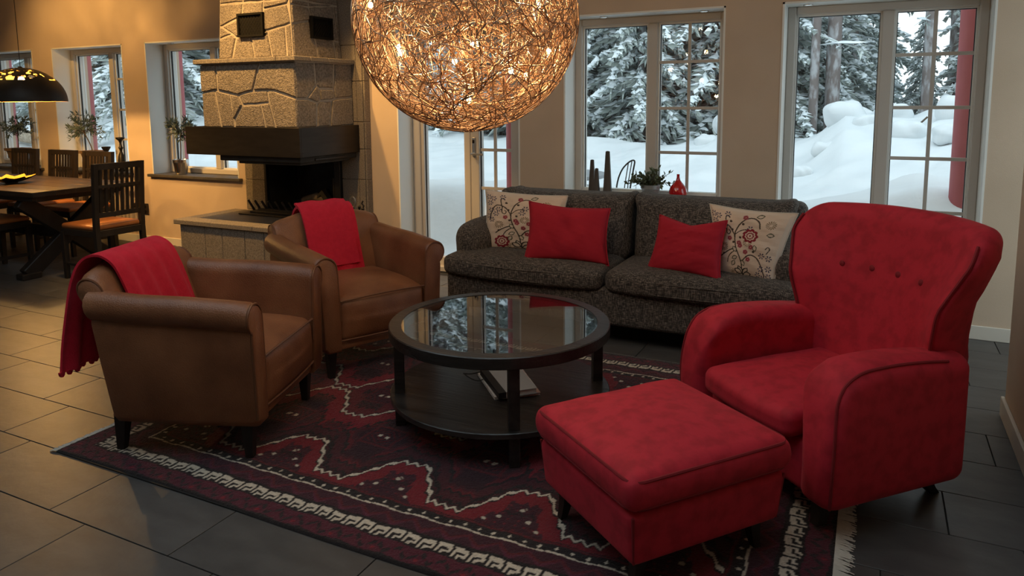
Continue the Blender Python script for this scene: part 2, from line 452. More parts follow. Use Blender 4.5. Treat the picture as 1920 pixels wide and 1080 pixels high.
# baseboards
def baseboard(name, spans, m='trim'):
    g = G()
    for a, b in spans: g.span(a, b, .003, 1)
    struct(g.build(name, m, smooth=False))
baseboard('baseboard_back', [((-11, WY-.014, 0), (-5.36, WY-.001, .085)), ((-3.83, WY-.014, 0), (-3.60, WY-.001, .085)), ((-2.40, WY-.014, 0), (1.29, WY-.001, .085))])
baseboard('baseboard_right', [((.578, -2.4, 0), (.593, 3.862, .09))])

# windows
FY = WY+.20            # window plane
def window(idx, a, b, z0, z1, rows, split=.53, sill=True, gasket=True):
    o = struct(bpy.data.objects.new('window_%d' % idx, None)); COL.objects.link(o); o.location = (a, FY, z0)
    def P(g, name, m, **k):
        ob = g.build(name, m, o, **k); ob.location = (-a, -FY, -z0); return ob
    # white reveals
    P(G().span((a, WY-.002, z0), (a+.012, WY+.36, z1)), 'reveal', 'white', smooth=False)
    P(G().span((b-.012, WY-.002, z0), (b, WY+.36, z1)), 'reveal', 'white', smooth=False)
    P(G().span((a, WY-.002, z1-.012), (b, WY+.36, z1)), 'reveal', 'white', smooth=False)
    e_ = .045 if idx < 4 else 0.0
    if sill: P(G().span((a-e_, WY-.04+(.036 if idx > 3 else 0), z0-.012), (b+e_, WY+.36, z0+.016), .004, 1), 'sill', 'slate' if idx < 4 else 'white', smooth=False)
    zb = z0+.016 if sill else z0
    a2, b2 = a+.012, b-.012; zt = z1-.012
    f = .052
    P(G().span((a2, FY, zb), (a2+f, FY+.11, zt), .006, 1).span((b2-f, FY, zb), (b2, FY+.11, zt), .006, 1)
      .span((a2+f, FY, zb), (b2-f, FY+.11, zb+f), .006, 1).span((a2+f, FY, zt-f), (b2-f, FY+.11, zt), .006, 1), 'frame', 'frame', smooth=False)
    mx = a2+f+(b2-a2-2*f)*split
    P(G().span((mx-.036, FY+.004, zb+f), (mx+.036, FY+.105, zt-f), .006, 1), 'mullion', 'frame', smooth=False)
    # sash beads: white inner line and black gasket
    for q, (xa, xb) in enumerate(((a2+f, mx-.036), (mx+.036, b2-f))):
        t = .012; za, zc = zb+f, zt-f
        P(G().span((xa, FY+.028, za), (xa+t, FY+.09, zc)).span((xb-t, FY+.028, za), (xb, FY+.09, zc)).span((xa+t, FY+.028, za), (xb-t, FY+.09, za+t)).span((xa+t, FY+.028, zc-t), (xb-t, FY+.09, zc)), 'sash', 'white', smooth=False)
        e = .0045
        P(G().span((xa+t, FY+.045, za+t), (xa+t+e, FY+.06, zc-t)).span((xb-t-e, FY+.045, za+t), (xb-t, FY+.06, zc-t)).span((xa+t, FY+.045, zc-t-e), (xb-t, FY+.06, zc-t)), 'gasket', 'rubber', smooth=False)
        P(G().span((xa+t, FY+.050, za+t), (xb-t, FY+.056, zc-t)), 'pane', 'glass', smooth=False)
        if q == 1:
            xm = (xa+xb)/2
            P(G().span((xm-.011, FY+.036, za+t), (xm+.011, FY+.049, zc-t), .002, 1), 'muntin', 'frame', smooth=False)
            for z in rows:
                P(G().span((xa+t, FY+.034, z-.011), (xb-t, FY+.049, z+.011), .002, 1), 'muntin', 'frame', smooth=False)
    return o
ROWS = (1.716, 1.386, 1.064)
for k in (0, 1, 2): window(k+1, *OPEN[k], ROWS, split=.60)
window(4, *OPEN[4], ROWS, split=.53)
window(5, *OPEN[5], ROWS+(.723,), split=.53)
# thin recess spot fittings in the window heads
for k, (x, wi) in enumerate(((-1.80, 4), (-1.08, 4), (-.42, 5), (-6.35, 3))):
    o = G().lathe([(.030, 0), (.030, -.006), (.018, -.010)], 16).build('trim_%d' % (k+1), 'silver', loc=(x, WY+.10, WZ-.012)); struct(o)

for k, (a, b, z0, z1) in enumerate(ADDED_REAR):
    o = struct(bpy.data.objects.new('window_%d' % (6+k), None)); COL.objects.link(o); o.location = (a, FYR-.1, z0)  # glazing of the added rear opening, unseen, for fill daylight
    for nm, mm, sp in (('frame', 'frame', [((0, -.04, 0), (b-a, .04, .07)), ((0, -.04, z1-z0-.07), (b-a, .04, z1-z0)), ((0, -.04, .07), (.07, .04, z1-z0-.07)), ((b-a-.07, -.04, .07), (b-a, .04, z1-z0-.07)), (((b-a)/2-.04, -.04, .07), ((b-a)/2+.04, .04, z1-z0-.07))]), ('pane', 'glass', [((.07, -.003, .07), (b-a-.07, .003, z1-z0-.07))])):
        g = G()
        for p0, p1 in sp: g.span(p0, p1)
        g.build(nm, mm, o, smooth=False)

for k, (a, b, c, e) in enumerate(ADDED_SKYL):
    o = struct(bpy.data.objects.new('window_%d' % (8+k), None)); COL.objects.link(o); o.location = (a, c, CEIL+.1)  # frames of the added roof openings that bring daylight from above
    G().span((0, 0, 0), (b-a, .06, .08)).span((0, e-c-.06, 0), (b-a, e-c, .08)).span((0, .06, 0), (.06, e-c-.06, .08)).span((b-a-.06, .06, 0), (b-a, e-c-.06, .08)).build('frame', 'frame', o, smooth=False)
    G().span((.06, .06, .04), (b-a-.06, e-c-.06, .046)).build('pane', 'glass', o, smooth=False)

# glazed terrace door: fixed light on the left, leaf with muntins on the right
a, b, z0, z1 = OPEN[3]
d = struct(bpy.data.objects.new('door_1', None)); COL.objects.link(d); d.location = (a, FY, 0)
def DP(g, name, m, par=None, **k):
    ob = g.build(name, m, par or d, smooth=False, **k)
    if par is None: ob.location = (-a, -FY, 0)
    return ob
DP(G().span((a, WY-.002, 0), (a+.012, WY+.36, z1)), 'reveal', 'white'); DP(G().span((b-.012, WY-.002, 0), (b, WY+.36, z1)), 'reveal', 'white')
DP(G().span((a, WY-.002, z1-.012), (b, WY+.36, z1)), 'reveal', 'white')
DP(G().span((a+.012, FY, .0), (a+.085, FY+.11, 2.04), .006, 1).span((b-.08, FY, 0), (b-.012, FY+.11, 2.04), .006, 1).span((a+.085, FY, 1.98), (b-.08, FY+.11, 2.04), .006, 1).span((a+.012, FY-.03, 0.0), (b-.012, FY+.13, .045), .004, 1), 'frame', 'frame')
# fixed light
xs0, xs1 = a+.085, -3.035
DP(G().span((xs0, FY+.02, .045), (xs0+.03, FY+.09, 1.98)).span((xs1-.02, FY+.02, .045), (xs1, FY+.09, 1.98)).span((xs0, FY+.02, .045), (xs1, FY+.09, .115)).span((xs0, FY+.02, 1.94), (xs1, FY+.09, 1.98)), 'sash', 'frame')
DP(G().span((xs0+.03, FY+.05, .115), (xs1-.02, FY+.056, 1.94)), 'pane', 'glass')
DP(G().span((xs0+.03, FY+.04, .115), (xs0+.036, FY+.05, 1.94)), 'gasket', 'rubber')
DP(G().span((-3.035, FY-.004, .045), (-2.985, FY+.11, 1.98), .005, 1), 'post', 'frame')
# leaf
lf = DP(G().span((-2.98, FY-.006, .05), (-2.90, FY+.08, 1.975), .005, 1).span((b-.175, FY-.006, .05), (b-.085, FY+.08, 1.975), .005, 1).span((-2.90, FY-.006, .05), (b-.175, FY+.08, .17), .005, 1).span((-2.90, FY-.006, 1.88), (b-.175, FY+.08, 1.975), .005, 1), 'leaf', 'frame')
def LP(g, name, m): 
    ob = g.build(name, m, lf, smooth=False); return ob
LP(G().span((-2.90, FY+.03, .17), (b-.175, FY+.036, 1.88)), 'pane', 'glass')
LP(G().span((-2.90, FY+.02, .17), (-2.893, FY+.03, 1.88)), 'gasket', 'rubber')
LP(G().span((-2.775, FY+.016, .17), (-2.750, FY+.029, 1.88)), 'muntin', 'frame')
for z in (1.716, 1.386, 1.051, .734, .41): LP(G().span((-2.893, FY+.014, z-.012), (b-.175, FY+.029, z+.012)), 'muntin', 'frame')
hg = G().box((-2.945, FY-.012, 1.075), (.030, .014, .16), .006, 2)
LP(hg, 'handle_plate', 'nickel')
LP(G().tube([(-2.945, FY-.012, 1.02), (-2.945, FY-.055, 1.02), (-2.93, FY-.062, 1.02), (-2.83, FY-.062, 1.018)], .009, 10), 'handle', 'nickel')
LP(G().box((-2.945, FY-.02, 1.12), (.02, .012, .03), .005, 2), 'lock', 'iron')


# wall sockets under window 3
for k, (x, z, lab) in enumerate(((-6.889, .376, 'square dark wall socket left of its pair under the windows'), (-6.755, .367, 'dark double wall socket box nearer to the fireplace'))):
    t = thing('wall_socket', lab, 'socket', (x, WY-.001, z), 0, 'wall sockets')
    G().box((0, -.008, 0), (.085, .016, .085 if k == 0 else .11), .006, 2).build('plate', 'socket', t)
    for q in (-1, 1):
        if k == 0 and q == 1: continue
        zz = 0 if k == 0 else q*.026
        G().lathe([(.020, 0), (.020, .004), (.016, .004), (.016, .001)], 18).build('outlet', 'iron', t, loc=(0, -.016, zz)).rotation_euler = (PI/2, 0, 0)

# ================================================================== FIREPLACE
fp = thing('fireplace', 'open corner fireplace of split granite with a black steel hood', 'fireplace', (-4.5, 4.6, 0))
FO = Vector((-4.5, 4.6, 0))
def FPp(g, name, m, par=None, **k):
    g.v = [(p[0]-FO.x, p[1]-FO.y, p[2]) for p in g.v]
    return g.build(name, m, par or fp, **k)
HX0, HX1, HY = -5.35, -3.95, 4.32
base = FPp(G().span((HX0+.01, HY+.012, 0), (HX1, 4.99, .41)), 'hearth_base', 'mortar', smooth=False)
xsn = [HX0, -5.053, -4.851, -4.594, -4.382, -4.15, HX1]
for x0, x1 in zip(xsn[:-1], xsn[1:]):
    FPp(G().span((x0+.003, HY, 0.002), (x1-.003, HY+.03, .412), .003, 1), 'panel', 'granite2', base, smooth=False)
for y0, y1 in ((HY+.03, 4.62), (4.62, 4.98)):
    FPp(G().span((HX0-.008, y0+.003, .002), (HX0+.02, y1-.003, .412), .003, 1), 'panel', 'granite2', base, smooth=False)
slab = FPp(G().span((-5.39, 4.31, .413), (-3.93, 4.99, .440)), 'hearth_top', 'mortar', smooth=False)
SX0, SX1, SY, SZ = -5.405, -3.92, 4.30, .455
for a, b in (((SX0, SY, .415), (-4.969, SY+.15, SZ)), ((-4.966, SY, .415), (-4.489, SY+.15, SZ)), ((-4.486, SY, .415), (SX1, SY+.15, SZ)), ((SX0, SY+.153, .415), (SX0+.15, 4.99, SZ)), ((SX1-.14, SY+.153, .415), (SX1, 4.99, SZ))):
    FPp(G().span(a, b, .004, 1), 'slab', 'granite2', slab, smooth=False)
FPp(G().span((SX0+.153, SY+.153, .43), (SX1-.143, 4.99, SZ-.002)), 'hearth_plate', 'slate', smooth=False)
# back cladding of sawn granite on the wall
clad = FPp(G().span((-5.25, 5.0, SZ), (-4.99, WY, CEIL)).span((-4.10, 5.0, 0), (-3.85, WY, CEIL)).span((-4.99, 5.0, 1.06), (-4.10, WY, CEIL)), 'cladding', 'mortar', smooth=False)
for z0, z1 in ((.46, .74), (.744, 1.03), (1.034, 1.33)):
    FPp(G().span((-5.252, 4.99, z0), (-4.985, 5.02, z1), .003, 1), 'block', 'granite2', clad, smooth=False)
for z0, z1 in ((.02, .44), (.46, .79), (.794, 1.05), (1.055, 1.28), (1.284, 1.62), (1.624, 1.92), (1.924, 2.3), (2.304, 2.7), (2.704, 3.19)):
    FPp(G().span((-4.105, 4.985, z0), (-3.925, 5.02, z1), .003, 1), 'block', 'granite2', clad, smooth=False)
    FPp(G().span((-3.922, 4.985, z0), (-3.86, 5.02, z1), .003, 1), 'block', 'granite2', clad, smooth=False)
    FPp(G().span((-3.857, 4.99, z0), (-3.84, WY, z1), .003, 1), 'block', 'granite2', clad, smooth=False)
for z0, z1 in ((1.924, 2.3), (2.304, 2.7), (2.704, 3.19)):
    FPp(G().span((-4.98, 4.985, z0), (-4.55, 5.02, z1), .003, 1), 'block', 'granite2', clad, smooth=False)
    FPp(G().span((-4.546, 4.985, z0), (-4.11, 5.02, z1), .003, 1), 'block', 'granite2', clad, smooth=False)
# firebox
fb = FPp(G().span((-4.98, 5.36, .455), (-4.11, 5.39, 1.06)).span((-4.98, 5.0, .455), (-4.96, 5.36, 1.06)).span((-4.13, 5.0, .455), (-4.11, 5.36, 1.06)).span((-4.98, 4.99, .445), (-4.11, 5.36, .458)).span((-4.98, 4.99, 1.05), (-4.11, 5.36, 1.062)), 'firebox', 'soot', smooth=False)
for q0, q1 in (((-4.995, 4.965, .456), (-4.965, 5.0, 1.06)), ((-4.17, 4.955, .456), (-4.105, 5.0, 1.06)), ((-4.20, 4.965, .456), (-4.175, 5.0, .80))): FPp(G().span(q0, q1, .004, 1), 'door_rail', 'iron', smooth=False)
# burnt logs and ash at the back of the firebox
for k in range(5):
    x = -4.72+k*.10; r_ = .045+.01*rnd.random()
    pts = [(x-.12, 5.18+.02*k, .50+.03*(k % 2)), (x+.02, 5.22, .53+.04*(k % 3)), (x+.16, 5.16+.03*(k % 2), .50+.05*(k % 2))]
    FPp(G().tube(pts, [r_, r_*1.1, r_*.9], 8), 'log', 'logwood' if k % 2 else 'soot')
# grate with leaning log stops
gr = FPp(G().span((-5.10, 4.74, .455), (-4.20, 5.08, .468), .003, 1).span((-5.02, 4.80, .468), (-4.22, 5.08, .485), .004, 1).span((-4.98, 4.86, .485), (-4.25, 4.88, .50)), 'grate', 'iron', smooth=False)
for k in range(10):
    x = -5.06+k*.081
    FPp(G().beam((x+.018, 4.885, .468), (x-.02, 4.845, .575), .022, .020, .004), 'log_stop', 'iron', gr, smooth=False)
# lower steel hood: band around front and right side
HF, HR, HL, HZ0, HZ1 = 4.262, -3.905, -5.14, 1.03, 1.258
hood = FPp(G().span((HL, HF, HZ0), (HR, HF+.02, HZ1), .002, 1).span((HR-.02, HF+.02, HZ0), (HR, 4.985, HZ1), .002, 1).span((HL, HF+.02, HZ0), (HL+.02, 4.985, HZ1), .002, 1).span((HL+.02, HF+.02, HZ1-.03), (HR-.02, 4.985, HZ1-.004)).span((HL+.02, HF+.02, HZ0+.02), (HR-.02, 4.985, HZ0+.04)), 'hood', 'steel', smooth=False)
FPp(G().span((-4.79, HF+.03, .985), (-3.93, 4.97, 1.032), .006, 1).span((-4.6, HF+.05, .965), (-3.95, 4.9, .987), .004, 1), 'damper_box', 'soot', hood, smooth=False)
FPp(G().span((-3.945, 4.45, .990), (-3.922, 4.80, 1.012), .004, 1), 'handle', 'iron', hood, smooth=False)
# stone faces
def inset(poly, dd):
    n = len(poly); out = []
    A = sum(poly[i][0]*poly[(i+1) % n][1]-poly[(i+1) % n][0]*poly[i][1] for i in range(n))
    sg = 1 if A > 0 else -1
    for i in range(n):
        p0, p1, p2 = Vector(poly[i-1]), Vector(poly[i]), Vector(poly[(i+1) % n])
        e1 = (p1-p0).normalized(); e2 = (p2-p1).normalized()
        n1 = Vector((-e1.y, e1.x))*sg; n2 = Vector((-e2.y, e2.x))*sg
        m = n1+n2; L = m.length
        if L < 1e-4: m = n1
        else: m = m/L; m = m/max(.45, m.dot(n1))
        out.append((p1.x+m.x*dd, p1.y+m.y*dd))
    return out
def stones(polys, umax, vmin, vmax, umin, c00, c10, c01, c11, par, seed, gap=.0085, proud=.010):
    rr = random.Random(seed)
    c00, c10, c01, c11 = map(Vector, (c00, c10, c01, c11))
    nrm = (c10-c00).cross(c01-c00).normalized()
    wid, hei = (c10-c00).length, (c01-c00).length
    for poly in polys:
        q = [((x-umin)/(umax-umin)*wid, (vmax-y)/(vmax-vmin)*hei) for x, y in poly]
        # densify and jitter edges a little so that the outlines look split
        dn = []
        for i in range(len(q)):
            p, r_ = Vector(q[i]), Vector(q[(i+1) % len(q)]); k = max(1, int((r_-p).length/.07))
            for t in range(k):
                s = p.lerp(r_, t/k); dn.append((s.x+(rr.uniform(-.004, .004) if t else 0), s.y+(rr.uniform(-.004, .004) if t else 0)))
        r0 = inset(dn, gap); r1 = inset(dn, gap+.006)
        def P3(p, h):
            u, v = p[0]/wid, p[1]/hei
            return tuple(c00.lerp(c10, u).lerp(c01.lerp(c11, u), v)+nrm*h)
        h = proud+rr.uniform(-.003, .004); n = len(dn)
        V = [P3(p, -.005) for p in r0]+[P3(p, h-.006) for p in r0]+[P3(p, h) for p in r1]
        F = []
        for a in (0, n):
            for i in range(n): F.append((a+i, a+(i+1) % n, a+n+(i+1) % n, a+n+i))
        F.append(tuple(2*n+i for i in range(n)))
        FPp(G().add(V, F), 'stone', 'granite', par, smooth=False)
BX0, BX1, BY0, BZ0, BZ1 = -4.97, -3.97, 4.318, 1.25, 1.762
blk = FPp(G().span((BX0, BY0, BZ0), (BX1, 4.99, BZ1)), 'stone_breast', 'mortar', smooth=False)
front = [[(70,505),(200,505),(205,705),(180,705),(70,725)], [(200,505),(545,505),(480,715),(365,745),(205,705)], [(545,505),(800,505),(803,775),(775,765),(640,715),(480,715)],
 [(70,725),(180,705),(220,995),(70,995)], [(180,705),(210,706),(300,735),(325,995),(220,995)], [(300,735),(365,745),(395,820),(330,930),(320,945)],
 [(330,930),(395,820),(535,815),(565,995),(325,995)], [(365,745),(480,715),(590,712),(600,805),(395,820)], [(535,815),(600,805),(640,995),(565,995)], [(590,712),(640,715),(775,765),(803,775),(803,995),(640,995),(600,805)]]
stones(front, 803, 505, 995, 70, (BX0-.012, BY0, BZ0), (BX1+.012, BY0, BZ0), (BX0-.012, BY0, BZ1), (BX1+.012, BY0, BZ1), blk, 3)
right = [[(805,490),(955,490),(962,665),(885,768),(805,770)], [(955,490),(1112,490),(1100,690),(985,690),(962,665)], [(1112,490),(1257,490),(1257,755),(1105,770),(1100,690)],
 [(885,768),(962,665),(985,690),(990,785),(965,800)], [(985,690),(1100,690),(1105,770),(1080,780),(990,785)], [(805,770),(885,768),(965,800),(955,990),(805,990)], [(965,800),(990,785),(1080,780),(1060,990),(955,990)], [(1080,780),(1105,770),(1257,755),(1257,990),(1060,990)]]
stones(right, 1257, 490, 990, 805, (BX1, BY0-.012, BZ0), (BX1, 4.985, BZ0), (BX1, BY0-.012, BZ1), (BX1, 4.985, BZ1), blk, 4)
stones([[(0,0),(50,0),(55,100),(0,100)], [(50,0),(100,0),(100,100),(55,100)]], 100, 0, 100, 0, (BX0, 4.98, BZ0), (BX0, BY0, BZ0), (BX0, 4.98, BZ1), (BX0, BY0, BZ1), blk, 5)
# ledge
lg = FPp(G().span((-5.00, 4.29, 1.76), (-3.945, 4.99, 1.772)), 'ledge', 'mortar', smooth=False)
for x0, x1 in ((-5.015, -4.62), (-4.617, -4.12), (-4.117, -3.93)):
    FPp(G().span((x0, 4.272, 1.764), (x1, 4.45, 1.800), .004, 1), 'slab', 'granite2', lg, smooth=False)
for y0, y1 in ((4.453, 4.66), (4.663, 4.985)): FPp(G().span((-4.2, y0, 1.764), (-3.93, y1, 1.800), .004, 1), 'slab', 'granite2', lg, smooth=False)
FPp(G().span((-5.015, 4.453, 1.764), (-4.75, 4.985, 1.800), .004, 1), 'slab', 'granite2', lg, smooth=False)
# tapering upper breast
CZ0, CZ1 = 1.80, 3.4
def chx(z): k = (z-1.80)/.445; return -4.868+.03*k, -4.07-.024*k, 4.416+.011*k
a0, b0, f0 = chx(CZ0); a1, b1, f1 = chx(CZ1)
ch = FPp(G().add([(a0, f0, CZ0), (b0, f0, CZ0), (b0, 5.0, CZ0), (a0, 5.0, CZ0), (a1, f1, CZ1), (b1, f1, CZ1), (b1, 5.0, CZ1), (a1, 5.0, CZ1)], [(0,1,5,4), (1,2,6,5), (2,3,7,6), (3,0,4,7), (4,5,6,7), (3,2,1,0)]), 'chimney_breast', 'mortar', smooth=False)
V0 = 450-450*(CZ1-CZ0)/.445
cf = [[(215,0),(415,0),(405,100),(375,120),(235,180),(215,180)], [(235,180),(375,120),(440,250),(355,275),(325,243)], [(215,180),(235,180),(325,243),(215,283)], [(215,283),(325,243),(355,275),(322,450),(215,450)],
 [(355,275),(440,250),(475,270),(505,450),(322,450)], [(475,270),(610,265),(635,450),(505,450)], [(610,235),(745,205),(745,450),(635,450),(610,265)], [(415,0),(585,0),(580,65),(578,235),(610,235),(610,265),(475,270),(440,250),(375,120),(405,100)],
 [(585,0),(790,0),(770,40),(580,65)], [(580,65),(770,40),(790,190),(745,205),(610,235),(578,235)], [(745,205),(790,190),(790,450),(745,450)],
 [(215,0),(215,-300),(420,-320),(415,0)], [(415,0),(420,-320),(600,-280),(585,0)], [(585,0),(600,-280),(790,-310),(790,0)], [(215,-300),(215,-640),(500,-620),(420,-320)], [(420,-320),(500,-620),(790,-650),(790,-310),(600,-280)],
 [(215,-640),(215,V0),(500,V0),(500,-620)], [(500,-620),(500,V0),(790,V0),(790,-650)]]
stones(cf, 790, V0, 450, 215, (a0, f0, CZ0), (b0, f0, CZ0), (a1, f1, CZ1), (b1, f1, CZ1), ch, 6, proud=.009)
cr_ = [[(790,40),(925,45),(940,100),(935,150),(800,190),(790,190)], [(790,190),(800,190),(935,150),(960,270),(975,450),(790,450)], [(960,270),(1110,290),(1125,450),(975,450)], [(925,45),(1130,0),(1150,300),(1110,290),(960,270),(935,150),(940,100)],
 [(1130,0),(1165,0),(1165,450),(1125,450),(1110,290),(1150,300)], [(790,0),(930,0),(925,45),(790,40)], [(930,0),(1130,0),(925,45)], [(790,0),(790,-330),(985,-300),(930,0)], [(930,0),(985,-300),(1165,-340),(1165,0)], [(790,-330),(790,-700),(1165,-690),(1165,-340),(985,-300)], [(790,-700),(790,V0),(1165,V0),(1165,-690)]]
stones(cr_, 1165, V0, 450, 790, (b0, f0, CZ0), (b0, 4.985, CZ0), (b1, f1, CZ1), (b1, 4.985, CZ1), ch, 8, proud=.009)
# warm-air vents
def vent(cx, cz, w, h, face):
    z = cz; a_, b_, f_ = chx(cz)
    v = G()
    t = .016
    def put(u0, v0, u1, v1, d0, d1):
        if face == 'front': v.span((cx+u0, f_-d1, cz+v0), (cx+u1, f_-d0, cz+v1))
        else: v.span((b_+d0, cx+u0, cz+v0), (b_+d1, cx+u1, cz+v1))
    put(-w/2, -h/2, -w/2+t, h/2, 0, .035); put(w/2-t, -h/2, w/2, h/2, 0, .035); put(-w/2+t, -h/2, w/2-t, -h/2+t, 0, .035); put(-w/2+t, h/2-t, w/2-t, h/2, 0, .035)
    put(-w/2+t, -h/2+t, w/2-t, h/2-t, 0.012, .019)
    vo = FPp(v, 'vent', 'ventblack', smooth=False)
    m = G(); n = 9
    for sgn in (-1, 1):
        for k in range(-n, n+1):
            s = k*w/n
            p = [(s-h/2*sgn*.7, -h/2+t), (s+h/2*sgn*.7, h/2-t)]
            pts = []
            for tt in np.linspace(0, 1, 12):
                u = p[0][0]+(p[1][0]-p[0][0])*tt; vv = p[0][1]+(p[1][1]-p[0][1])*tt
                if abs(u) < w/2-t: pts.append((u, vv))
            if len(pts) > 1:
                if face == 'front': q = [(cx+u, f_-.024, cz+vv) for u, vv in (pts[0], pts[-1])]
                else: q = [(b_+.024, cx+u, cz+vv) for u, vv in (pts[0], pts[-1])]
                m.tube(q, .0016, 4)
    FPp(m, 'mesh', 'ventblack', vo, smooth=False, kind='stuff')
vent(-4.485, 2.064, .275, .185, 'front'); vent(4.745, 2.045, .255, .175, 'side')
# fire tools
ft = thing('fire_tool_set', 'iron fire tools with a ring handle standing on the hearth', 'fire tools', (-3.79, 4.72, 0))
G().lathe([(.10, 0), (.10, .012), (.02, .02), (.012, .03), (.010, .575), (.016, .585), (.008, .595)], 20).build('stand', 'iron', ft)
th = np.linspace(0, 2*PI, 24, endpoint=False)
G().tube([(.028*math.cos(t), .0, .640+.042*math.sin(t)) for t in th], .006, 8, True).build('ring_handle', 'nickel', ft)
for k, (dx, dy) in enumerate(((-.075, 0), (.085, .02), (.0, .085))):
    t_ = G().tube([(dx, dy, .03), (dx, dy, .56)], .006, 8).lathe([(.004, .56), (.013, .575), (.013, .59), (.004, .60)], 10, (dx, dy, 0))
    if k == 1: t_.tube([(dx, dy, .59), (dx+.012, dy, .61), (dx-.008, dy, .63), (dx+.006, dy, .65)], .007, 8)
    t_.build('tool', 'iron', ft)
G().tube([(-.075, 0, .52), (0, 0, .53), (.085, .02, .52)], .005, 6).tube([(0, 0, .53), (0, .085, .52)], .005, 6).build('hook_bar', 'iron', ft)
# ================================================================== RUG
RX0, RX1, RY0, RY1 = -3.015, -.045, 1.755, 3.865
RW, RH = RX1-RX0, RY1-RY0
def tri(x): return np.abs(((x) % 1)-.5)*2           # 1 at integers, 0 at halves
def bitmap(rows): return np.array([[c == '1' for c in r] for r in rows])
KEY = bitmap(["111110", "100010", "101110", "101000", "101111"])
def rug_dye(u, v):
    BLACK, MAR, RED, CREAM, PLUM, DRED = [np.array(c) for c in ((.014, .008, .009), (.085, .010, .018), (.27, .012, .024), (.62, .53, .42), (.070, .010, .024), (.15, .010, .018))]
    C = np.zeros(u.shape+(3,)); C[:] = MAR
    def put(m, c): C[m] = c
    vm = np.minimum(v, RH-v); um = np.minimum(u, RW-u)
    d = np.minimum(um, vm); hor = vm <= um
    s = np.where(hor, u, v)
    # ---------------- field
    vv = vm                                    # mirrored about the long axis
    per, amp = .525, .21
    def wave(x):
        p = ((x-1.175)/per+.5) % 1-.5; a = np.abs(p)*per
        return np.clip((a-.065)/.135, 0, 1)*amp, (a > .065) & (a < .20)
    ser = .024*(tri(u/.044)-.5)
    w1, sl1 = wave(u); w2, sl2 = wave(u+per/2)
    D1 = (vv-(.345+w1)+ser)/np.where(sl1, 1.75, 1); D2 = (vv-(.820+w2)+ser)/np.where(sl2, 1.75, 1)
    saw = .022*tri(u/.030)
    # below line 1: dark triangles with motifs; between 1 and 2: hexagons; above 2: centre hexagons
    put(D1 < 0, PLUM*.75)
    put((D1 < -.012) & (D1 > -.075-saw*.6), RED*.85)
    hexd = np.minimum(D1, -D2)
    put((D1 > 0) & (D2 < 0), MAR*.9)
    put((hexd > .02) & (hexd < .035+saw*.4) & (D1 > 0) & (D2 < 0), BLACK)
    put((hexd > .085) & (hexd < .10), BLACK); put((hexd > .10) & (hexd < .118), DRED); put((hexd > .14), PLUM*.55)
    put((D2 < -.012) & (D2 > -.080-saw) & (D1 > .03), RED)
    put((D2 < -.078-saw) & (D2 > -.094-saw) & (D1 > .03), BLACK)
    hc = np.where(D2 > 0, D2, -1)
    put(hc > 0, MAR*.8); put((hc > .012) & (hc < .070+saw), DRED); put((hc > .070+saw) & (hc < .085+saw), BLACK)
    put((hc > .12) & (hc < .135), BLACK); put((hc > .15), PLUM*.7)
    # motifs inside hexagons and triangles
    pu = ((u-1.175)/per+.5) % 1-.5; pu = pu*per            # 0 at wide hexagon centres between lines 1 and 2
    qu = ((u-1.175-per/2)/per+.5) % 1-.5; qu = qu*per
    for cx, cy, x_ in ((0, .695, pu), (0, RH/2, qu)):
        a_ = np.abs(x_-cx); b_ = np.abs(vv-cy)
        e = np.maximum(a_, b_*1.0)
        put((e < .085) & (e > .070), DRED*.9); put((a_ < .06) & (b_ < .06) & ((a_+b_) % .03 < .009), RED*.6)
        put((b_ < .011) & (a_ > .010) & (a_ < .030), CREAM)
    a_ = np.abs(pu); b_ = vv-.36
    put((D1 < -.10) & (np.abs(a_-.05-.0*b_) < .30) & ((a_ % .034) < .009) & ((b_ % .03) < .009), DRED*1.3)
    qa = np.abs(qu); tb = vv-.335
    put((np.hypot(qa-.055, tb-.035) < .010) | (np.hypot(qa-.0, tb-.10) < .013) | (np.hypot(qa-.10, tb-.0) < .009), CREAM*.8)
    put((np.abs(D1+.150) < .006), BLACK); put((np.abs(D1+.118) < .005), MAR)
    # cream zigzag lines
    put((np.abs(D1) < .013), BLACK); put((np.abs(D2) < .013), BLACK)
    put(np.abs(D1) < .0062, CREAM); put(np.abs(D2) < .0062, CREAM)
    # ---------------- borders from the field outwards
    B = d < .305
    put(B, MAR*.55); put(B & (d > .292) & (d < .300), DRED)
    put((d < .288) & (d > .252), BLACK*1.2)
    sc = (s % .056)-.028; dc = d-.271
    put(((np.abs(sc) < .0036) & (np.abs(dc) < .009)) | ((np.abs(dc) < .0036) & (np.abs(sc) < .007)), CREAM)
    put((d < .253) & (d > .245), CREAM)
    put(d <= .245, PLUM*.8)
    z = .055*tri(s/.11)
    put((np.abs(d-.17-z) < .010) & (d < .24), PLUM*1.9); put((np.abs(d-.185-z*.7) < .006) & (d < .235), DRED*.8)
    put((d < .168) & (d > .156), BLACK)
    put((d < .158) & (d > .090), BLACK)
    kh, kp = .053, .062
    kv = (d-.099)/kh*5; ku = (s % kp)/kp*6
    flip = np.where((hor & (v > RH/2)) | (~hor & (u < RW/2)), 5.999-ku, ku)
    inside = (kv >= 0) & (kv < 5)
    kk = KEY[np.clip(4-kv, 0, 4).astype(int), np.clip(flip, 0, 5).astype(int)]
    put(inside & kk, CREAM)
    put(d <= .090, np.array((.115, .012, .028)))
    m = tri(s/.085); put((d < .088) & (np.abs(d-.05-.022*(m-.5)*2) < .010) & ((s*31 % 1) > .25), BLACK*1.5)
    put((d < .085) & (np.hypot((s % .17)-.085, d-.035) < .008), RED)
    put((d < .016), BLACK)
    return C
nu, nv = 620, 440
uu, vv_ = np.meshgrid(np.linspace(0, RW, nu), np.linspace(0, RH, nv), indexing='ij')
rs = np.random.RandomState(2)
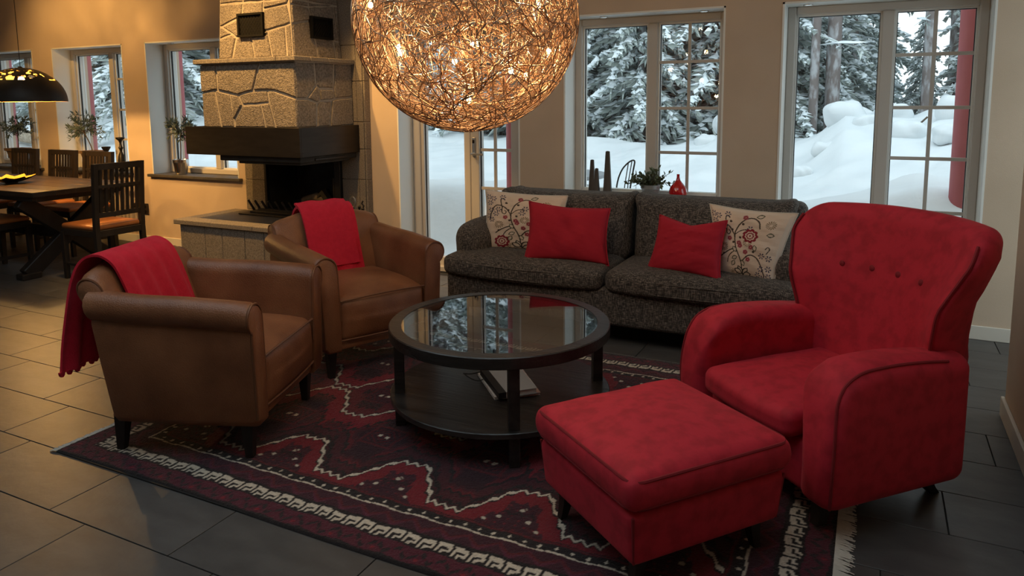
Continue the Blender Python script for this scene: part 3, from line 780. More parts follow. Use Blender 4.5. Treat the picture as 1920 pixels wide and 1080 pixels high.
dye = rug_dye(uu+.004*np.sin(vv_*40), vv_+.004*np.sin(uu*37))
dye = dye*(1+.16*rs.normal(size=dye.shape[:2])[..., None]*.6)
dye = np.clip(np.where(dye.max(-1, keepdims=True) > .4, dye*.92, dye*.66), .004, .9)
edge = np.minimum(np.minimum(uu, RW-uu), np.minimum(vv_, RH-vv_))
P = np.stack([RX0+uu, RY0+vv_+.006*np.sin(uu*3.1), .010-.009*(edge < .002)+.0008*rs.normal(size=uu.shape)*(edge > .002)], -1)
rug = thing('rug', 'dark red patterned oriental rug with cream key border under the seats', 'rug', (RX0, RY0, 0))
pile = np_grid_obj('pile', P-np.array([RX0, RY0, 0]), 'rug', dye, rug)
G().span((.0, .0, .0008), (RW, RH, .0055)).build('backing', 'rubber', rug, smooth=False)
g = G()
for sx_, n_ in ((0, 420), (RW, 420)):
    for k in range(n_):
        y = RH*(k+.5)/n_; L = (.030 if sx_ == 0 else .045)*(.8+.5*rnd.random()); sg = -1 if sx_ == 0 else 1
        dy = rnd.uniform(-.012, .012)
        g.tube([(sx_-sg*.004, y, .008), (sx_+sg*L*.5, y+dy*.4, .007), (sx_+sg*L, y+dy, .003)], [.0032, .003, .0018], 4)
g.build('fringe', 'fringe', rug, kind='stuff', fixn=False)

# ================================================================== LEATHER TUB CHAIRS
def rollsec(inner, zb, zt, R_, neck, outb, lean=0.0, n=11):
    """section in (lateral, z): inner face up, roll outwards, outer face down"""
    cx, cz = inner+R_+lean, zt-R_
    pts = [(inner, zb), (inner, zb+(cz-zb)*.35), (inner+lean*.6, zb+(cz-zb)*.75)]
    pts += arc(cx, cz, R_, 178, -62, n)
    pts += [(neck+lean*.6, cz-R_*1.15), (neck+(outb-neck)*.3+lean*.3, zb+(cz-zb)*.55), (outb, zb+.03), (outb-.02, zb)]
    return pts
def piping(g, pts, r=.0045, closed=False): return g.tube(smooth_poly(pts, 2, closed), r, 6, closed)
def leather_chair(label, loc, rz, group):
    t = thing('leather_armchair', label, 'armchair', loc, rz, group)
    ZB = .155
    for s in (1, -1):
        sec = rollsec(.255, ZB, .69, .062, .352, .345)
        xs = [-.335, -.30, -.12, .08, .26, .335, .352, .360]
        sc = [1, 1, 1, 1, 1, 1, .985, .94]; secs = []
        ctr = np.array([.30, .42])
        for x, k in zip(xs, sc):
            drop = -.022*max(0, (x+.1)/.45)**2+.012*(x < -.2)
            flare = .02*(x+.36)/.72
            q = [(x*(1-(.25*max(0, 1-(p[1]-ZB)/.50) if x < 0 else 0)), s*((p[0]-ctr[0])*k+ctr[0]+flare*(p[1] > .3)*(p[1]-.3)*2+(.012*math.sin((x+.36)/.72*PI))), (p[1]-ctr[1])*k+ctr[1]+drop*(p[1] > .5)-.0*x) for p in sec]
            secs.append(q if s > 0 else q[::-1])
        a = G().loft(secs).build('armrest', 'leather', t, sharp=60)
        fr = secs[-2]
        g = G(); piping(g, [(p[0]+.004, p[1], p[2]) for p in (fr if s > 0 else fr[::-1])][1:-1], .0055)
        g.tube([(x, s*.352, .612) for x in np.linspace(-.34, .34, 6)], .003, 5)
        g.build('piping', 'lpipe', a)
    # back: section in (x, z) lofted along y
    secs = []
    for y, k in ((-.335, .95), (-.325, .985), (-.29, 1), (-.15, 1), (0, 1), (.15, 1), (.29, 1), (.325, .985), (.335, .95)):
        zt = .80-.05*(abs(y)/.33)**3
        sec = [(px_+.10*max(0, (pz_-.40)/.40), pz_) for px_, pz_ in rollsec(.170, ZB, zt, .056, .265, .235, lean=.03)]
        c = np.array([.28, .5]); bow = .03*(1-(y/.33)**2)
        secs.append([(-((p[0]-c[0])*k+c[0])-bow*.6, y, (p[1]-c[1])*k+c[1]) for p in sec])
    bk = G().loft(secs).build('backrest', 'leather', t, sharp=60)
    g = G()
    for e in (1, -2): piping(g, [(p[0], p[1]+(.003 if e == -2 else -.003), p[2]) for p in secs[e]][2:-2], .005)
    g.build('piping', 'lpipe', bk)
    def seatfn(P):
        x, y, z = P[:, 0]/.29, P[:, 1]/.262, P[:, 2]/.12
        Q = P.copy(); Q[:, 2] += .030*(1-x**2)*(1-y**2)*(z > 0)-.02*np.clip(x, 0, 1)**3*(z > 0)
        Q[:, 0] += .022*(1-y**2)*np.clip(x, 0, 1)**2*(1-z**2)
        return Q
    st = G().soft((.29, .262, .125), .04, 8, seatfn, (.065, 0, .325)).build('seat', 'leather', t)
    g = G(); piping(g, [(.354, -.255, .425), (.37, 0, .437), (.354, .255, .425)], .005); piping(g, [(.352, -.255, .215), (.362, 0, .213), (.352, .255, .215)], .005)
    g.build('piping', 'lpipe', st)
    G().box((.03, 0, .19), (.62, .54, .06), .015, 2).build('front_rail', 'leather', t)
    for x, y in ((.29, .29), (.29, -.29), (-.27, .27), (-.27, -.27)):
        sx_, sy_ = (1 if x > 0 else -1), (1 if y > 0 else -1)
        G().add([(x+a*w+o*sx_*.015*(x < 0), y+b*w, z) for z, w, o in ((.008, .015, 1), (.17, .026, 0)) for a, b in ((-1, -1), (1, -1), (1, 1), (-1, 1))], [(0,1,5,4), (1,2,6,5), (2,3,7,6), (3,0,4,7), (3,2,1,0), (4,5,6,7)]).build('leg', 'wood', t, smooth=False)
    return t
CA = leather_chair('worn brown leather armchair with its back to the dining table', (-2.60, 2.24, .003), math.radians(20), 'brown leather armchairs')
CB = leather_chair('worn brown leather armchair standing between hearth and coffee table', (-2.645, 3.27, .003), math.radians(-24), 'brown leather armchairs')
# red blankets over the chair backs: closed sheets following the back's outline
def sheet(path, y0, y1, th, ny=20, wave=.006, seed=0, hem=None, skew=0):
    p = smooth_poly(path, 3); d = np.gradient(p, axis=0); L = np.linalg.norm(d, axis=1, keepdims=True); d = d/np.maximum(L, 1e-9)
    nrm = np.stack([-d[:, 1], d[:, 0]], 1)
    s = np.concatenate([[0], np.cumsum(np.linalg.norm(np.diff(p, axis=0), axis=1))]); s = s/s[-1]
    ys = np.linspace(y0, y1, ny); T = np.zeros((len(p), ny, 3)); Bm = T.copy()
    for j, y in enumerate(ys):
        w = wave*np.sin(j*.9+seed+s*3)*np.abs(s-.45)*2
        q = p+nrm*(th/2+w)[:, None]; r_ = p-nrm*(th/2-w)[:, None]
        yy = y+skew*s+(y-(y0+y1)/2)*.10*np.clip(s-.5, 0, 1)
        T[:, j] = np.stack([q[:, 0], yy, q[:, 1]], 1); Bm[:, j] = np.stack([r_[:, 0], yy, r_[:, 1]], 1)
    g = G(); a, b = T.shape[:2]; n = a*b
    V = np.concatenate([T.reshape(-1, 3), Bm.reshape(-1, 3)]); F = []
    for i in range(a-1):
        for j in range(b-1):
            k = i*b+j; F += [(k, k+1, k+b+1, k+b), (n+k, n+k+b, n+k+b+1, n+k+1)]
        F += [(i*b, (i+1)*b, n+(i+1)*b, n+i*b), (i*b+b-1, n+i*b+b-1, n+(i+1)*b+b-1, (i+1)*b+b-1)]
    for j in range(b-1): F += [(j, n+j, n+j+1, j+1), ((a-1)*b+j, (a-1)*b+j+1, n+(a-1)*b+j+1, n+(a-1)*b+j)]
    g.add(V, F)
    return g, T
bl = thing('blanket', 'red fleece blanket with scalloped hem hanging behind the near leather chair', 'blanket', CA.location, math.radians(20), 'red blankets')
pathA = [(-.205, .52), (-.232, .63), (-.262, .73), (-.292, .80), (-.355, .836), (-.425, .81), (-.462, .72), (-.474, .58), (-.480, .46), (-.475, .35)]
g, T_ = sheet(pathA, -.195, .23, .010, 30, .012, 1, skew=-.13)
cl = g.build('cloth', 'fleece', bl)
g = G()
for j in range(0, 29, 2):
    p = (T_[-1, j]+T_[-1, min(j+1, 29)])/2
    ar_ = [(p[1]+.0145*math.cos(a), p[2]+.006+.022*math.sin(a)) for a in np.linspace(PI, 2*PI, 8)]
    g.add([(p[0]+dx-.005, y, z) for dx in (-.005, .005) for y, z in ar_], [tuple(range(8))[::-1], tuple(range(8, 16))]+[(i, (i+1) % 8, 8+(i+1) % 8, 8+i) for i in range(8)])
g.build('scalloped_hem', 'fleece', bl, smooth=False, kind='stuff')
bl2 = thing('blanket', 'red folded fleece blanket laid flat over the front of the far leather chair back', 'blanket', CB.location, math.radians(-24), 'red blankets')
pathB = [(-.165, .455), (-.205, .56), (-.237, .67), (-.265, .76), (-.298, .815), (-.355, .838), (-.425, .80), (-.455, .72), (-.46, .60)]
g, T_ = sheet(pathB, -.155, .165, .016, 16, .004, 2); g.build('cloth', 'fleece', bl2)
pathB2 = [(-.165, .49), (-.195, .57), (-.227, .68), (-.255, .765), (-.290, .828), (-.355, .856)]
g, T_ = sheet(pathB2, -.165, .135, .014, 16, .004, 4, skew=-.006); g.build('folded_layer', 'fleece', bl2)

# ================================================================== SOFA
sofa = thing('sofa', 'long charcoal tweed sofa under the windows', 'sofa', (-1.39, 4.42, 0))
SO = np.array([-1.39, 4.42, 0])
def SP(g, name, m, **k):
    g.v = [(p[0]-SO[0], p[1]-SO[1], p[2]) for p in g.v]; return g.build(name, m, sofa, **k)
SP(G().soft((1.085, .42, .115), .03, 10, None, (-1.39, 4.43, .235)), 'base', 'tweed')
for k, (xa, xb) in enumerate(((-2.492, -1.397), (-1.383, -.285))):
    w = (xb-xa)/2
    def cf_(P, w=w, k=k):
        x, y, z = P[:, 0]/w, P[:, 1]/.30, P[:, 2]/.065; Q = P.copy()
        Q[:, 2] += .030*(1-x**4)*(1-np.clip(y, -1, 1)**4)*(z > 0)-.018*np.clip(-y, 0, 1)**4*(1-x*x)
        Q[:, 1] -= .018*(1-x**4)*(y < -.5)
        Q[:, 2] += .004*vnoise(P, 9, k)
        inner = -1 if k == 0 else 1                 # the free end stands in front of the arm
        Q[:, 1] += .0
        return Q
    c = ((xa+xb)/2, 4.29, .392)
    o = SP(G().soft((w, .305, .062), .045, 12, cf_, c), 'seat_cushion', 'tweed')
    g = G()
    for zz in (.425, .357):
        pts = [(xa+.012, 4.22, zz), (xa+.012, 4.03, zz), (xa+.05, 3.985, zz-.004), (c[0], 3.965, zz-.012 if zz < .4 else zz-.014), (xb-.05, 3.985, zz-.004), (xb-.012, 4.03, zz), (xb-.012, 4.22, zz)]
        g.tube([(p[0]-SO[0], p[1]-SO[1], p[2]) for p in smooth_poly(pts, 3)], .0055, 6)
    g.build('piping', 'tweed', o)
for s, xc in ((-1, -2.385), (1, -.40)):
    def af(P, s=s):
        Q = P.copy(); y = P[:, 1]/.36; z = P[:, 2]/.20
        Q[:, 2] -= .05*np.clip(-y-.35, 0, 1)**1.5*(z > 0)
        Q[:, 0] += s*.02*np.clip(z, 0, 1)**2
        Q += .003*vnoise(P, 14, 3)[:, None]
        return Q
    SP(G().soft((.125, .36, .20), .115, 8, af, (xc, 4.49, .45), rs=5), 'armrest', 'tweed')
SP(G().soft((1.05, .09, .26), .06, 8, None, (-1.39, 4.78, .56)), 'back_frame', 'tweed')
for k, (xa, xb) in enumerate(((-2.245, -1.375), (-1.345, -.395))):
    w = (xb-xa)/2
    def bf(P, w=w, k=k):
        x, y, z = P[:, 0]/w, P[:, 1]/.10, P[:, 2]/.215; Q = P.copy()
        pf = (1-x**4)*(1-z**4)
        Q[:, 1] += y*.035*pf; Q[:, 1] += .075*(z+1)/2
        Q[:, 2] -= .015*(1-x**4)*(z > .3); Q[:, 2] += .028*np.clip(np.abs(x)-.86, 0, 1)/.14*(z > .7)
        Q[:, 0] += x*.015*(z > .7)
        Q += .006*vnoise(P, 8, 20+k)[:, None]
        return Q
    SP(G().soft((w, .10, .215), .06, 10, bf, ((xa+xb)/2, 4.52, .635), rs=4), 'back_cushion', 'tweed')
for x in (-2.40, -.38):
    for y in (4.10, 4.76): SP(G().box((x, y, .062), (.06, .06, .124), .006, 1), 'leg', 'wood', smooth=False)

# cushions (bilinear between their four corners)
def pillow(name, label, cat, BL, BR, TL, TR, th, m, n=28, dyefn=None, seed=0, pinch=.06, group=None, chop=0.0):
    BL, BR, TL, TR = [np.array(p, float) for p in (BL, BR, TL, TR)]
    N = np.cross(BR-BL, TL-BL); N = N/np.linalg.norm(N)          # faces the room
    if N[1] > 0: N = -N
    c = (BL+BR+TL+TR)/4
    t = np.linspace(-1, 1, n); U, V = np.meshgrid(t, t, indexing='ij')
    Us = U*(1-pinch*(1-V**2)); Vs = V*(1-pinch*(1-U**2))-chop*(1-np.abs(U))**1.2*np.clip(V, 0, 1)**2
    a, b = (Us+1)/2, (Vs+1)/2
    S = ((1-a)*(1-b))[..., None]*BL+(a*(1-b))[..., None]*BR+((1-a)*b)[..., None]*TL+(a*b)[..., None]*TR
    H = th/2*((1-U**2)*(1-V**2))**.42
    R = np.stack([U*3, V*3, U*0+seed], -1).reshape(-1, 3)
    wr_ = (.010*vnoise(R, 2.2, seed)+.006*vnoise(R*np.array([1, 2.2, 1]), 4.5, seed+9)).reshape(U.shape)*((1-U**2)*(1-V**2))**.25
    front = S+N*(H+wr_)[..., None]; back = S-N*(H*.9)[..., None]
    root = thing(name, label, cat, c, 0, group)
    if dyefn is None:
        g = G().grid(front-c).grid((back-c)[::-1]); o = g.build('cover', m, root)
        bm = bmesh.new(); bm.from_mesh(o.data); bmesh.ops.remove_doubles(bm, verts=bm.verts, dist=.0004); bmesh.ops.recalc_face_normals(bm, faces=bm.faces); bm.to_mesh(o.data); bm.free()
    else:
        k = 8; nn = (n-1)*k+1; ti = np.linspace(0, n-1, nn); i0 = np.minimum(ti.astype(int), n-2); f = ti-i0
        def upx(A):
            A = A[i0]*(1-f)[:, None, None]+A[i0+1]*f[:, None, None]
            return A[:, i0]*(1-f)[None, :, None]+A[:, i0+1]*f[None, :, None]
        FU = upx(front); uu_, vv2 = np.meshgrid(np.linspace(0, 1, nn), np.linspace(0, 1, nn), indexing='ij')
        np_grid_obj('cover', FU-c, m, dyefn(uu_, vv2), root)
        cream = np.ones((n, n, 3))*np.array((.74, .58, .45)); np_grid_obj('back_cover', (back-c)[::-1], m, cream, root)
    ring = [S[i, 0] for i in range(n)]+[S[-1, j] for j in range(1, n)]+[S[i, -1] for i in range(n-2, -1, -1)]+[S[0, j] for j in range(n-2, 0, -1)]
    G().tube(np.array(ring)-c, .004, 5, True).build('seam', m if dyefn is None else 'fringe', root)
    return root
def floral(u, v, flip=False, big=((.28, .15), (.70, .64))):
    C = np.zeros(u.shape+(3,)); C[:] = (.74, .58, .45)
    BRN, RED, NAVY, GRN, OCH, PNK = [np.array(c) for c in ((.055, .035, .022), (.26, .010, .022), (.045, .040, .085), (.060, .062, .028), (.26, .17, .05), (.36, .08, .10))]
    if flip: u = 1-u
    def seg(pts, w, col):
        pts = smooth_poly(np.array(pts, float), 3)
        for p, q in zip(pts[:-1], pts[1:]):
            d = q-p; L2 = max(d@d, 1e-9); t = np.clip(((u-p[0])*d[0]+(v-p[1])*d[1])/L2, 0, 1)
            C[np.hypot(u-p[0]-t*d[0], v-p[1]-t*d[1]) < w] = col
    def flower(x, y, r, n, cols, ph=0):
        d = np.hypot(u-x, v-y); a = np.arctan2(v-y, u-x)+ph
        lobe = r*(.82+.18*np.abs(np.cos(a*n/2)))
        for k, (f, col) in enumerate(cols):
            C[d < lobe*f] = col
    def star(x, y, r, col, n=9):
        d = np.hypot(u-x, v-y); a = np.arctan2(v-y, u-x)
        C[(d < r) & (d > r*.30) & (np.cos(a*n) > .1)] = col
    def leaf(x, y, L, w, ang, col, hollow=True):
        ca, sa = math.cos(ang), math.sin(ang); s = ((u-x)*ca+(v-y)*sa)/L; t = (-(u-x)*sa+(v-y)*ca)/w
        m = (s > 0) & (s < 1); e = np.abs(t)-np.sin(np.clip(s, 0, 1)*PI)
        C[m & (e < 0)] = col
        if hollow: C[m & (e < -.42)] = (.66, .54, .42)
    CR = (.74, .58, .45)
    seg([(.52, .05), (.50, .25), (.40, .42), (.36, .62), (.42, .80), (.55, .90), (.66, .84), (.68, .74)], .0085, BRN)
    seg([(.36, .62), (.28, .74), (.16, .76), (.10, .62), (.08, .50)], .0085, BRN)
    seg([(.40, .42), (.28, .36), (.18, .28)], .0085, BRN); seg([(.42, .40), (.30, .30), (.28, .20)], .007, BRN)
    seg([(.50, .22), (.60, .36), (.72, .33), (.80, .22), (.86, .10)], .0085, BRN); seg([(.36, .60), (.46, .70), (.54, .70)], .007, BRN)
    seg([(.25, .73), (.24, .63), (.29, .60), (.31, .65), (.28, .67)], .007, BRN); seg([(.24, .76), (.22, .86), (.26, .88), (.28, .85)], .007, BRN)
    seg([(.84, .40), (.88, .47), (.84, .50), (.82, .46)], .006, BRN)
    for x, y in ((.06, .88), (.13, .86), (.08, .78), (.10, .66), (.06, .56), (.17, .60), (.11, .50), (.25, .90), (.20, .68), (.80, .18), (.90, .20), (.84, .06), (.76, .09), (.92, .10), (.78, .36), (.88, .34), (.56, .72), (.52, .64)): star(x, y, .042, NAVY, 6); C[np.hypot(u-x, v-y) < .008] = CR
    for x, y in ((.48, .88), (.30, .55), (.44, .50), (.46, .46), (.62, .46), (.60, .28), (.55, .38)): flower(x, y, .036, 5, ((1, PNK), (.55, RED), (.2, CR)))
    for x, y, n in ((.22, .42, 12), (.80, .80, 14), (.56, .52, 13), (.40, .06, 12)): star(x, y, .062, OCH*.5+BRN*.5, n)
    for bx, by in big: flower(bx, by, .105, 9, ((1.0, RED), (.66, CR), (.50, RED), (.34, CR), (.14, RED)))
    for x, y, a in ((.42, .36, 2.2), (.44, .30, 3.6), (.50, .26, 5.2), (.40, .24, 4.2), (.60, .90, .3), (.78, .66, 0), (.66, .50, 5)): leaf(x, y, .10, .032, a, GRN)
    for x, y, a in ((.52, .05, .9), (.52, .05, .2), (.52, .05, 2.1), (.52, .06, 2.7)): leaf(x, y, .14, .042, a, BRN*.6)
    for x, y in ((.36, .50), (.33, .68), (.30, .80), (.46, .78), (.45, .58), (.22, .32), (.66, .40)): C[np.hypot(u-x, v-y) < .017] = BRN
    return C
pillow('floral_cushion', 'cream cushion embroidered with flowers at the left end of the sofa', 'cushion', (-2.335, 4.263, .452), (-1.776, 4.314, .445), (-2.37, 4.375, .848), (-1.771, 4.395, .832), .15, 'floral', 24, lambda u, v: floral(u, v, False, ((.27, .14),)), 3, .07, 'embroidered cushions')
pillow('floral_cushion', 'cream embroidered cushion leaning on the right arm of the sofa', 'cushion', (-.785, 4.20, .452), (-.455, 4.12, .430), (-.842, 4.304, .842), (-.350, 4.233, .826), .15, 'floral', 24, lambda u, v: floral(u, v, False, ((.58, .62),)), 5, .07, 'embroidered cushions')
pillow('red_cushion', 'wide red cotton cushion before the left embroidered cushion', 'cushion', (-1.940, 4.075, .452), (-1.405, 4.155, .450), (-1.945, 4.17, .815), (-1.435, 4.265, .785), .14, 'cotton', 30, None, 11, .085, 'red cushions', .03)
pillow('red_cushion', 'red cotton cushion with a dented top at the right of the sofa', 'cushion', (-1.165, 4.13, .452), (-.722, 4.045, .447), (-1.122, 4.25, .768), (-.712, 4.155, .775), .14, 'cotton', 30, None, 14, .085, 'red cushions', .22)

# ================================================================== COFFEE TABLE
ct = thing('coffee_table', 'round black oak coffee table with glass top and lower shelf', 'coffee table', (-1.473, 2.838, .010))
R0 = .495; ZT = .460
G().lathe([(R0-.055, ZT-.050), (R0-.004, ZT-.050), (R0, ZT-.046), (R0, ZT-.004), (R0-.004, ZT), (R0-.055, ZT), (R0-.055, ZT-.010), (R0-.068, ZT-.010), (R0-.068, ZT-.050), (R0-.055, ZT-.050)], 96, capb=False, capt=False).build('rim', 'wenge', ct, sharp=30)
G().lathe([(R0-.056, ZT-.0095), (R0-.056, ZT-.002)], 96).build('glass_top', 'tglass', ct, smooth=False)
G().lathe([(R0-.003, .128), (R0, .131), (R0, .150), (R0-.003, .153)], 96).build('shelf', 'wenge', ct, sharp=30)
for k in range(4):
    a = math.radians(-56+90*k); r = .452
    g = G().box((0, 0, 0), (.045, .045, ZT-.045), .003, 1)
    o = g.build('leg', 'wenge', ct, smooth=False, loc=(r*math.cos(a), r*math.sin(a), (ZT-.045)/2)); o.rotation_euler = (0, 0, a)
def book(label, pts, z, h, cm, spine=None, grp='books on the coffee table shelf'):
    P = [np.array(p) for p in pts]; c = sum(P)/4
    t = thing('book', label, 'book', (c[0], c[1], z), 0, grp)
    def slab(k, z0, z1): 
        V = [((p-c)*k)[0:2] for p in P]
        return G().add([(v[0], v[1], zz) for zz in (z0, z1) for v in V], [(3,2,1,0), (4,5,6,7), (0,1,5,4), (1,2,6,5), (2,3,7,6), (3,0,4,7)])
    slab(1, 0, .003).build('back_cover', cm, t, smooth=False); slab(1, h-.003, h).build('front_cover', cm, t, smooth=False)
    slab(.965, .003, h-.003).build('pages', 'paper', t, smooth=False)
    if spine:
        e0, e1 = P[0]-c, P[3]-c; d = (P[1]-P[0])*.19
        q = [e0*1.01, e0+d, e1+d, e1*1.01]
        G().add([(v[0], v[1], zz) for zz in (-.0002, h+.0008) for v in q], [(3,2,1,0), (4,5,6,7), (0,1,5,4), (1,2,6,5), (2,3,7,6), (3,0,4,7)]).build('spine', spine, t, smooth=False)
    return t
zS = .1635
book('thin pale printed book under the grey one on the table shelf', [(-1.420, 2.680), (-1.262, 2.815), (-1.462, 3.045), (-1.625, 2.900)], zS, .012, 'cover')
bk2 = book('thick grey book with black spine on top of the pale book', [(-1.392, 2.668), (-1.270, 2.795), (-1.470, 3.015), (-1.600, 2.882)], zS+.0125, .026, 'gbook', 'kbook')
a = np.linspace(0, 2*PI, 28, endpoint=False)
G().tube([(-.125+.055*math.cos(t)-.05, .02+.040*math.sin(t)-.02, .012+.010*math.sin(2*t)) for t in a], .0028, 6, True).build('ribbon_loop', 'kbook', bk2)

# ================================================================== RED WING CHAIR AND OTTOMAN
wc = thing('wing_armchair', 'tall red velvet wing armchair with buttoned back by the right wall', 'armchair', (-.125, 2.955, 0), math.radians(-133))
# local frame: +x is the front
def backfn(P):
    hx, hz = .40, .458
    u = P[:, 1]/hx; v = (P[:, 2]+hz)/(2*hz)                     # v 0 bottom (.10) .. 1 top (1.05)
    Q = P.copy()
    w = np.interp(v, [0, .35, .52, .70, .88, 1.0], [.33, .335, .33, .37, .43, .405])
    Q[:, 1] = u*w+.02*v
    wing = np.interp(v, [0, .30, .48, .68, .88, 1], [.02, .05, .11, .185, .155, .10])
    lean = np.interp(v, [0, .3, 1], [-.245, -.262, -.385])
    Q[:, 0] = P[:, 0]*np.where(P[:, 0] < 0, np.interp(v, [0, .15, .45, .75, 1], [1.0, 1.5, 2.4, 2.2, 1.3]), np.interp(v, [0, .4, 1], [1.15, 1.0, .85]))+lean+wing*np.abs(u)**2.4
    Q[:, 2] = P[:, 2]-.018*u**2*v**2+.0
    # button dimples
    return Q
bkb = G().soft((.065, .40, .458), .060, 18, backfn, (0, 0, .561), rs=5)
wb = bkb.build('backrest', 'velvet', wc)
def backpt(u, z, off=0):
    P = np.array([[.065+off, u*.40, z-.561]]); q = backfn(P)[0]; return (q[0], q[1], q[2]+.561)
g = G()
for u in (-.52, -.20, .12, .44):
    p = backpt(u, .775); 
    G().lathe([(.0, -.004), (.012, -.002), (.013, .002), (.008, .006), (.001, .007)], 12, capb=False, capt=False).build('button', 'vpipe', wc, loc=(p[0]-.001, p[1], p[2])).rotation_euler = (0, PI/2-.15, 0)
for s in (-1, 1):
    pts = []
    for z in np.linspace(.14, .97, 26):
        P = np.array([[.048, s*.384, z-.561]]); q = backfn(P)[0]; pts.append((q[0]+.006, q[1]+s*.001, q[2]+.561))
    g = G(); piping(g, pts, .0055); g.build('piping', 'vpipe', wb)
for s in (-1, 1):
    def armfn(P, s=s):
        hx, hy, hz = .315, .082, .235
        x = (P[:, 0]+hx)/(2*hx); z = (P[:, 2]+hz)/(2*hz); Q = P.copy()
        zt = .53
        t = np.clip((1-x)/.22, 0, 1); drop = .13*(1-np.sqrt(np.clip(1-(1-t)**2, 0, 1)))
        Q[:, 2] = (P[:, 2]+hz)*(1-drop/(2*hz)*1.0)-hz+.025*np.sin(np.clip(x-.15, 0, 1)*PI)*(z > .5)
        bulge = .028*np.sin(z*PI)*x
        Q[:, 1] = P[:, 1]*(1+.22*np.clip(z-.35, 0, 1)*x)+s*(.012+bulge)
        Q[:, 0] = P[:, 0]+.03*np.sin(z*PI)*np.clip(x-.6, 0, 1)*2
        return Q
    c = (.045, s*.315, .340)
    ar = G().soft((.315, .082, .235), .060, 10, armfn, c, rs=5).build('armrest', 'velvet', wc)
    # seam piping on the outer side
    e_ = .0176; prof = [(.315-e_, z) for z in np.linspace(-.205, .165, 9)]+[(.255+.0424*math.cos(t), .175+.0424*math.sin(t)) for t in (.3, .65, 1.0, 1.3)]+[(x, .235-e_) for x in np.linspace(.24, -.19, 10)]
    q = armfn(np.array([[x, s*(.082-e_), z] for x, z in prof]))+np.array(c)+np.array([.001, s*.002, .001])
    g = G(); piping(g, q, .0052); g.build('piping', 'vpipe', ar)
    # outer side panel closing the shell between arm and back
G().soft((.30, .27, .095), .03, 6, None, (.03, 0, .205)).build('seat_base', 'velvet', wc)
def scf(P):
    x, y, z = P[:, 0]/.30, P[:, 1]/.245, P[:, 2]/.06; Q = P.copy()
    Q[:, 2] += .022*(1-x**2)*(1-y**2)*(z > 0)+.006*vnoise(P, 12, 4)*(z > 0)-.01*np.clip(x, 0, 1)**3
    Q[:, 0] += .025*(1-y**2)*np.clip(x, 0, 1)**2
    return Q
sc_ = G().soft((.30, .245, .050), .035, 9, scf, (.085, 0, .358)).build('seat_cushion', 'velvet', wc)
g = G()
for zz in (.388, .326):
    pts = [(.0, -.240, zz), (.33, -.240, zz-.004), (.378, -.215, zz-.010), (.405, 0, zz-.010), (.378, .215, zz-.010), (.33, .240, zz-.004), (.0, .240, zz)]
    piping(g, pts, .005)
g.build('piping', 'vpipe', sc_)
def sabre_leg(name, par, x, y, ztop, dx, dy, w=.024):
    secs = []
    for k in range(6):
        t = k/5; z = ztop*(1-t)+(.002 if True else 0)*t; off = t*t; ww = w*(1-.45*t)
        secs.append([(x+dx*off+a*ww, y+dy*off+b*ww, z) for a, b in ((-1, -1), (1, -1), (1, 1), (-1, 1))])
    return G().loft(secs).build(name, 'wood', par, smooth=False)
for x, y, dx, dy in ((.27, .29, .02, .0), (.27, -.29, .02, 0), (-.20, .27, -.07, .0), (-.20, -.27, -.07, 0)):
    o = sabre_leg('leg', wc, x, y, .125, dx, dy, .030)
    if x > 0: o.location = (0, 0, .010); o.scale = (1, 1, .93)
ot = thing('ottoman', 'square red velvet footstool with thick cushion before the wing chair', 'ottoman', (-.595, 2.265, .010), math.radians(-128))
def obf(P):
    Q = P.copy(); k = 1-.045*(1-(P[:, 2]+.085)/.17); Q[:, 0] *= k; Q[:, 1] *= k; return Q
ob_ = G().soft((.295, .282, .085), .028, 5, obf, (0, 0, .195)).build('base', 'velvet', ot)
for x, y in ((.285, .272), (.285, -.272), (-.285, .272), (-.285, -.272)): G().tube([(x*.955, y*.955, .12), (x*1.005, y*1.005, .27)], .0045, 6).build('piping', 'vpipe', ob_)
def ocf(P):
    x, y, z = P[:, 0]/.295, P[:, 1]/.282, P[:, 2]/.055; Q = P.copy()
    Q[:, 2] += .038*(1-x**2)*(1-y**2)*(z > 0)+.004*vnoise(P, 12, 7)*(z > 0)
    b = .014*(1-z**2); Q[:, 0] += np.sign(x)*b*(np.abs(x) > .8); Q[:, 1] += np.sign(y)*b*(np.abs(y) > .8)
    return Q
oc = G().soft((.295, .282, .058), .030, 9, ocf, (0, 0, .338)).build('cushion', 'velvet', ot)
g = G()
for zz in (.378, .298):
    q = []
    for i, (sx_, sy_) in enumerate(((1, 1), (-1, 1), (-1, -1), (1, -1))):
        a0 = i*90
        q += [(sx_*.256+.042*math.cos(math.radians(a0+t)), sy_*.243+.042*math.sin(math.radians(a0+t)), zz) for t in (0, 22, 45, 68, 90)]
    g.tube(q, .0055, 6, True)
g.build('piping', 'vpipe', oc)
for x, y, dx, dy in ((.22, .21, .02, 0), (.22, -.21, .02, 0), (-.22, .21, -.02, 0), (-.22, -.21, -.02, 0)): sabre_leg('leg', ot, x, y, .12, dx, dy, .022)
